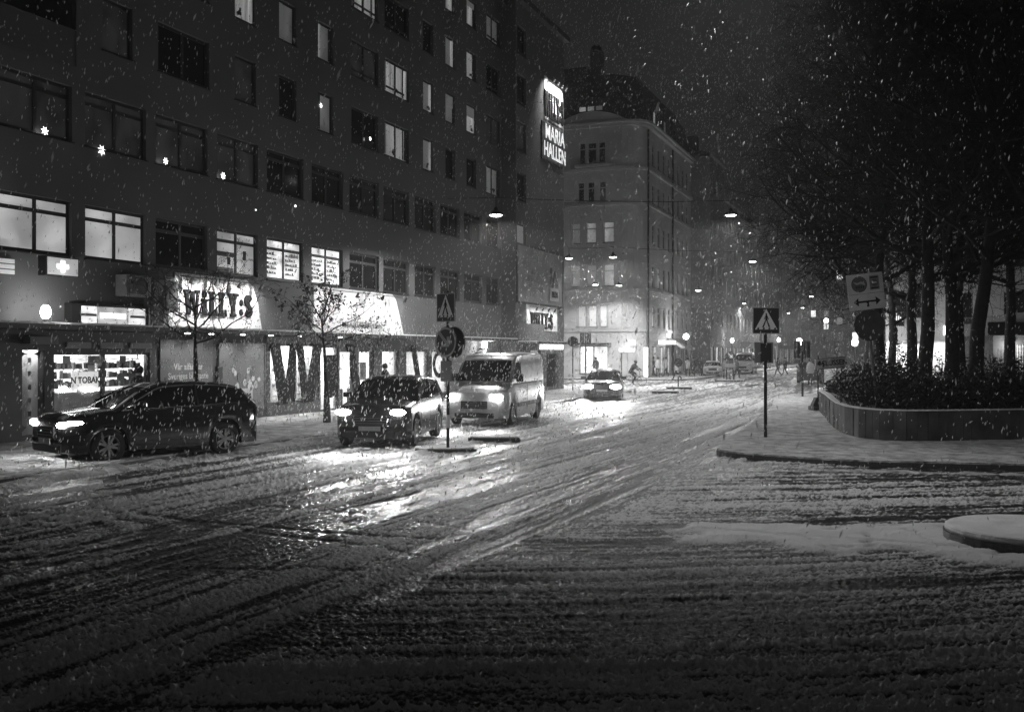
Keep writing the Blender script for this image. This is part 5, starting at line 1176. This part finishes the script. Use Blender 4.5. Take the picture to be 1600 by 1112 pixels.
p = G(992, 603); bicycle((p.x, p.y, .02), R(-30), 'bicycle beside the dark far car, its front wheel towards the right'); person((p.x-.1, p.y, .02), R(-30), 'cyclist in dark clothes with a bulky bag right of the far car', ride, coat=.03, legs=.02)
FP = [(931, 84, -95, .03, {}, 'dark hooded pedestrian in front of the lit corner shop window'),(1021, 88, 10, .03, stride(.12), 'dark pedestrian left of the one in the pale jacket, at the far shops'),(1028, 86, -80, .45, {}, 'pedestrian in a pale jacket in front of the lit shop strips'),
      (1041, 87, 170, .3, stride(.18), 'pedestrian in a grey jacket walking left of the 30 sign'),(1058, 80, 180, .42, stride(.3), 'pedestrian in a pale jacket striding past behind the 30 sign'),(1075, 90, -70, .35, stride(.15), 'pedestrian in a light coat right of the 30 sign'),
      (1095, 92, -60, .03, {}, 'dark pedestrian standing left of the snow-covered parked car'),(1083, 91, 30, .04, stride(.2), 'dark pedestrian between the light coat and the parked car'),(1133, 84, -100, .12, {}, 'grey pedestrian left of the far arrow sign'),
      (1151, 85, -60, .10, stride(.2), 'pedestrian right of the far arrow sign'),(1216, 92, 160, .04, stride(.25), 'dark walker crossing beyond the right crossing sign'),(1227, 96, 160, .03, stride(.2), 'second dark walker crossing beyond the right crossing sign')]
for px, d, rz, c, J, lab in FP: q = D(px, d, .13 if px < 1050 else .05); person(q, R(rz), lab, J, coat=c, legs=.02)
q = W(TP(216,1.5), 1.5, .13); person(q, R(-20), 'person whose dark head shows above the black car, before the kiosk window', {}, coat=.03, H=1.80, group='people by the shops')
q = W(TP(602,1.2), 1.2, .13); person(q, R(200), 'hooded dark person before the lit shop door behind the dark car', {}, coat=.02, H=1.72, group='people by the shops')
q = D(1266, 66, .1); person(q, R(-120), 'pedestrian standing beside the dark car right of the traffic light', {}, coat=.2)

# ------------------------------------------------------------------ trees
def grow(seed, H, trunk_h, r0, limbs, spread, subs, droop=.0, upward=.9, seglen=.5, levels=3, curl=.25, tip=.004, lean=(0,0)):
    rr = random.Random(seed); big, fine, tips = MB(), MB(), []
    def rv(s): return Vector((rr.gauss(0,s), rr.gauss(0,s), rr.gauss(0,s)))
    def branch(p, d, L, r, lev):
        n = max(2, int(L/seglen)) if lev < levels else 2; sl = L/n; pts = [(p.copy(), r)]
        for i in range(n):
            d = (d + rv(curl*(.5 if lev == 0 else 1)) + Vector((0,0,.10 if lev < 2 else -droop))).normalized(); p = p + d*sl; rn = r*(1-(i+1)/n*.72)
            tgt = big if rn > .035 else fine; tgt.tube(pts[-1][0], p, pts[-1][1], rn if not (lev == levels and i == n-1) else tip, 7 if rn > .06 else (4 if rn > .02 else 3), cap=False); pts.append((p.copy(), rn))
        if lev < levels:
            m = subs[lev]
            for k in range(m):
                f = (k+1+rr.uniform(-.3,.3))/m*.88+.1; i = min(n-1, int(f*n)); q, rq = pts[i]; q = q.lerp(pts[i+1][0], f*n-i if f*n-i < 1 else .9)
                dd = (pts[i+1][0]-pts[i][0]).normalized(); side = dd.cross(rv(1)).normalized(); nd = (dd*.65 + side*rr.uniform(.55,1.0)).normalized()
                branch(q, nd, L*rr.uniform(.38,.58)*(1.1-.35*f), max(tip, rq*rr.uniform(.42,.62)), lev+1)
        else: tips.append(p.copy())
    p = Vector((0,0,0)); pts = []; n = max(3, int(H*.72/1.0))
    d = Vector((lean[0], lean[1], 1)).normalized(); pr = r0*1.25
    for i in range(n):
        d = (d + Vector((rr.gauss(0,.05), rr.gauss(0,.05), .15))).normalized(); q = p + d*(H*.72/n); rn = r0*(1-.8*(i+1)/n); big.tube(p, q, pr, rn, 12, cap=False); pts.append((p.copy(), q.copy(), rn)); p, pr = q, rn
    for k in range(limbs):
        f = trunk_h/(H*.72) + (1-trunk_h/(H*.72))*(k+.5)/limbs; i = min(n-1, int(f*n)); q = pts[i][0].lerp(pts[i][1], f*n-i if f < 1 else .9)
        a = k*2.399+rr.uniform(-.4,.4); up_ = upward*(.3+.9*(k/limbs)); nd = Vector((math.cos(a), math.sin(a), up_)).normalized()
        branch(q, nd, spread*(1.1-.45*k/limbs)*rr.uniform(.85,1.15), max(.03, pts[i][2]*.55+.01), 0)
    return big, fine, tips
def tree_proto(name, loc, label, seed, **kw):
    b, f, tips = grow(seed, **kw); o = thing(name, loc, 0, label, 'tree'); b.build('trunk', BARK, o, smooth=True, fix=False); f.build('crown', TWIG, o, fix=False); return o, tips
big_kw = dict(H=16.5, trunk_h=3.4, r0=.22, limbs=16, spread=5.3, subs=(10,9,8), levels=3, seglen=.7, droop=.03, upward=.75, curl=.16, tip=.005)
tA, _ = tree_proto('bare_tree', D(1446, 28.5, .75), 'large bare tree, leftmost of the four trunks standing close together in the planter', 101, **big_kw)
tB, _ = tree_proto('bare_tree', D(1486, 30.0, .75), 'large bare tree, second trunk from the left in the planter', 202, **big_kw)
def put(src, px, d, rz, sc, label):
    c = copy_tree(src); c.location = D(px, d, .75 if d < 40 else .1); c.rotation_euler = (0,0,R(rz)); c.scale = (sc,sc,sc); c['label'] = label
put(tB, 1521, 28.0, 80, 1.0, 'large bare tree, fourth and rightmost of the close trunks in the planter'); put(tA, 1376, 33.5, 215, .93, 'large bare tree with its slim trunk right of the dark round sign'); put(tA, 1500, 33.5, 250, 1.0, 'large bare tree, third trunk behind the front row')
put(tB, 1428, 37.0, 200, .95, 'bare tree standing behind the tilted sign, its crown reaching left over the street'); put(tA, 1640, 27.0, 300, 1.05, 'bare tree just outside the right edge reaching in overhead'); put(tB, 1575, 38.0, 20, 1.0, 'bare tree at the back of the planter, right side')
put(tA, 1392, 46.0, 40, .95, 'bare tree farther down the planter, left side of the crown mass'); put(tB, 1352, 58.0, 120, .9, 'far bare tree low beside the street lamps')
sm_kw = dict(H=4.7, trunk_h=2.35, r0=.10, limbs=9, spread=1.8, subs=(6,5,4), levels=3, seglen=.26, droop=.05, upward=.75, curl=.32, tip=.006)
s1, tp1 = tree_proto('street_tree', W(TP(305,3.4), 3.4, .12), 'slender bare street tree in front of the left floodlit sign', 31, **sm_kw)
s2, tp2 = tree_proto('street_tree', W(TP(511,3.4), 3.4, .12), 'slender street tree with a few withered leaves before the second floodlit panel', 47, **sm_kw)
rr = random.Random(9); lf = MB()
for tpt in tp2:
    if tpt.z > 1.8 and rr.random() < .42:
        for k in range(2):
            c = tpt + Vector([rr.gauss(0,.03) for _ in range(3)]); a, b = Vector([rr.gauss(0,1) for _ in range(3)]).normalized()*.05, Vector([rr.gauss(0,1) for _ in range(3)]).normalized()*.03
            lf.add([c-a, c+b, c+a, c-b], [(0,1,2,3)])
lf.build('leaves', BERRY, s2, fix=False)
# bushes in the planter
def bush(name, c, r, n, label, seed, group='evergreen bushes in the planter'):
    rr = random.Random(seed); mb = MB(); st = MB()
    for i in range(n):
        a = rr.uniform(0, 2*math.pi); u = rr.uniform(0,1)**.45; ph = math.acos(rr.uniform(-.1,1)); v = Vector((math.cos(a)*math.sin(ph), math.sin(a)*math.sin(ph), math.cos(ph)))
        k = 1+.22*math.sin(a*3+seed)+.15*math.sin(ph*5+seed*2); q = Vector((v.x*r[0], v.y*r[1], v.z*r[2]))*u*k
        x = Vector([rr.gauss(0,1) for _ in range(3)]).normalized()*rr.uniform(.04,.075); y = x.orthogonal().normalized()*rr.uniform(.02,.035); mb.add([q-x, q+y, q+x, q-y], [(0,1,2,3)])
    for i in range(40):
        a = rr.uniform(0,6.28); h = rr.uniform(.6,1.25); st.tube((0,0,0),(math.cos(a)*r[0]*.8*rr.random(), math.sin(a)*r[1]*.8*rr.random(), r[2]*h), .012, .004, 3)
    o = thing(name, c, 0, label, 'bush', group); mb.build('foliage', LEAFD, o, fix=False); st.build('stems', TWIG, o, fix=False)
for i, (px, d, rx, rz_) in enumerate(((1322,37,.8,.8),(1352,30.5,.8,1.0),(1374,28,.85,1.1),(1400,27,1.1,1.35),(1445,26.4,1.1,1.0),(1492,26.5,1.2,.9),(1540,26.6,1.2,1.0),(1588,26.8,1.3,1.1),(1640,27,1.3,1.2),(1400,32,1.3,1.3),(1470,30.5,1.6,1.25),(1560,31,1.7,1.4),(1355,38,1.1,1.0))):
    bush('evergreen_bush', D(px, d, .78), (rx, .95, rz_), 3400, ('dark evergreen bush in the planter, ' + ('leftmost, at the narrow end','below the tilted sign on its left','at the foot of the leaning pole','left of the close trunks in front','before the leftmost thick trunk','before the middle trunks','right of the thick trunks in front','near the right edge in front','outermost right in front','second row behind the leaning pole','second row behind the trunks','second row on the far right','back row at the street side')[i]), 60+i)
# hedge-like dark shrubs along the far street
bush('street_shrub', D(935, 60, 0), (.9,.5,.7), 900, 'dark shrub clump behind the far car', 91, None)

# ------------------------------------------------------------------ falling snow
FLAKE = bpy.data.materials.new('snowflake'); FLAKE.use_nodes = True; nt = FLAKE.node_tree; nt.nodes.clear()
oo = nt.nodes.new('ShaderNodeOutputMaterial'); df = nt.nodes.new('ShaderNodeBsdfDiffuse'); tl = nt.nodes.new('ShaderNodeBsdfTranslucent'); mx = nt.nodes.new('ShaderNodeMixShader')
df.inputs[0].default_value = (.92,.92,.92,1); tl.inputs[0].default_value = (.95,.95,.95,1); mx.inputs[0].default_value = .5
nt.links.new(df.outputs[0], mx.inputs[1]); nt.links.new(tl.outputs[0], mx.inputs[2])
tp = nt.nodes.new('ShaderNodeBsdfTransparent'); m2_ = nt.nodes.new('ShaderNodeMixShader'); m2_.inputs[0].default_value = .42
nt.links.new(mx.outputs[0], m2_.inputs[1]); nt.links.new(tp.outputs[0], m2_.inputs[2]); nt.links.new(m2_.outputs[0], oo.inputs[0])
def flakes(n):
    r_ = np.random.RandomState(3)
    Y = 5.0 + 80*(r_.rand(n)**.62); low = slice(300, 6300); Y[low] = 14 + 22*r_.rand(6000); u = (r_.rand(n)-.5)*1.25; X = u*Y; zmax = np.minimum(EYE+Y*.37, 26); Z = .05 + r_.rand(n)*(zmax-.05); Z[low] = .05 + 3.0*r_.rand(6000); X[low] = -10 + 12*r_.rand(6000)
    wv = .0042 + .0042*r_.rand(n) + np.clip(Y-10, 0, 80)*.00020; big_ = r_.rand(n) < .08; wv = np.where(big_, wv*1.55, wv); wv[low] = .008 + .006*r_.rand(6000); ln = wv*(1.8+2.8*r_.rand(n))
    tilt = R(12)+r_.randn(n)*.28; az = r_.rand(n)*6.28
    ax = np.stack([np.sin(tilt)*(.8+.2*np.cos(az)), .3*np.sin(az)*np.sin(tilt), np.cos(tilt)], -1); ax /= np.linalg.norm(ax, axis=1)[:,None]
    a = np.cross(ax, np.array([0,1.0,0])); a /= np.linalg.norm(a, axis=1)[:,None]; b = np.cross(ax, a)
    C = np.stack([X,Y,Z], -1); wv = wv[:,None]; ln = ln[:,None]
    th = [0, 2.094, 4.189]
    V = [C+ax*ln] + [C + a*wv*math.cos(t) + b*wv*math.sin(t) for t in th] + [C-ax*ln]
    V = np.stack(V, 1).reshape(-1, 3).astype(np.float32)
    tri = np.array([(0,1,2),(0,2,3),(0,3,1),(4,2,1),(4,3,2),(4,1,3)]); Fc = (tri[None] + 5*np.arange(n)[:,None,None]).reshape(-1)
    me = bpy.data.meshes.new('falling_snow'); me.vertices.add(len(V)); me.vertices.foreach_set('co', V.ravel()); me.loops.add(len(Fc)); me.loops.foreach_set('vertex_index', Fc.astype(np.int32))
    nf = len(Fc)//3; me.polygons.add(nf); me.polygons.foreach_set('loop_start', np.arange(0, 3*nf, 3, dtype=np.int32)); me.polygons.foreach_set('loop_total', np.full(nf, 3, dtype=np.int32)); me.update(); me.shade_smooth()
    me.materials.append(FLAKE); o = bpy.data.objects.new('falling_snow', me); col.objects.link(o); tag(o, 'falling snowflakes filling the air over the whole street', 'snow', kind='stuff')
flakes(76000)

# ------------------------------------------------------------------ air
HAZE = 0.0013
if HAZE:
    m = bpy.data.materials.new('haze'); m.use_nodes = True; nt = m.node_tree; nt.nodes.clear(); oo = nt.nodes.new('ShaderNodeOutputMaterial'); v = nt.nodes.new('ShaderNodeVolumePrincipled')
    v.inputs['Color'].default_value = (.9,.9,.9,1); v.inputs['Density'].default_value = HAZE; v.inputs['Anisotropy'].default_value = .4; nt.links.new(v.outputs[0], oo.inputs['Volume'])
    hz_ = MB().box(-610,710,-70,1210,-1.1,32).build('haze', m); tag(hz_, 'thin snowy air between the houses', 'haze', kind='stuff')
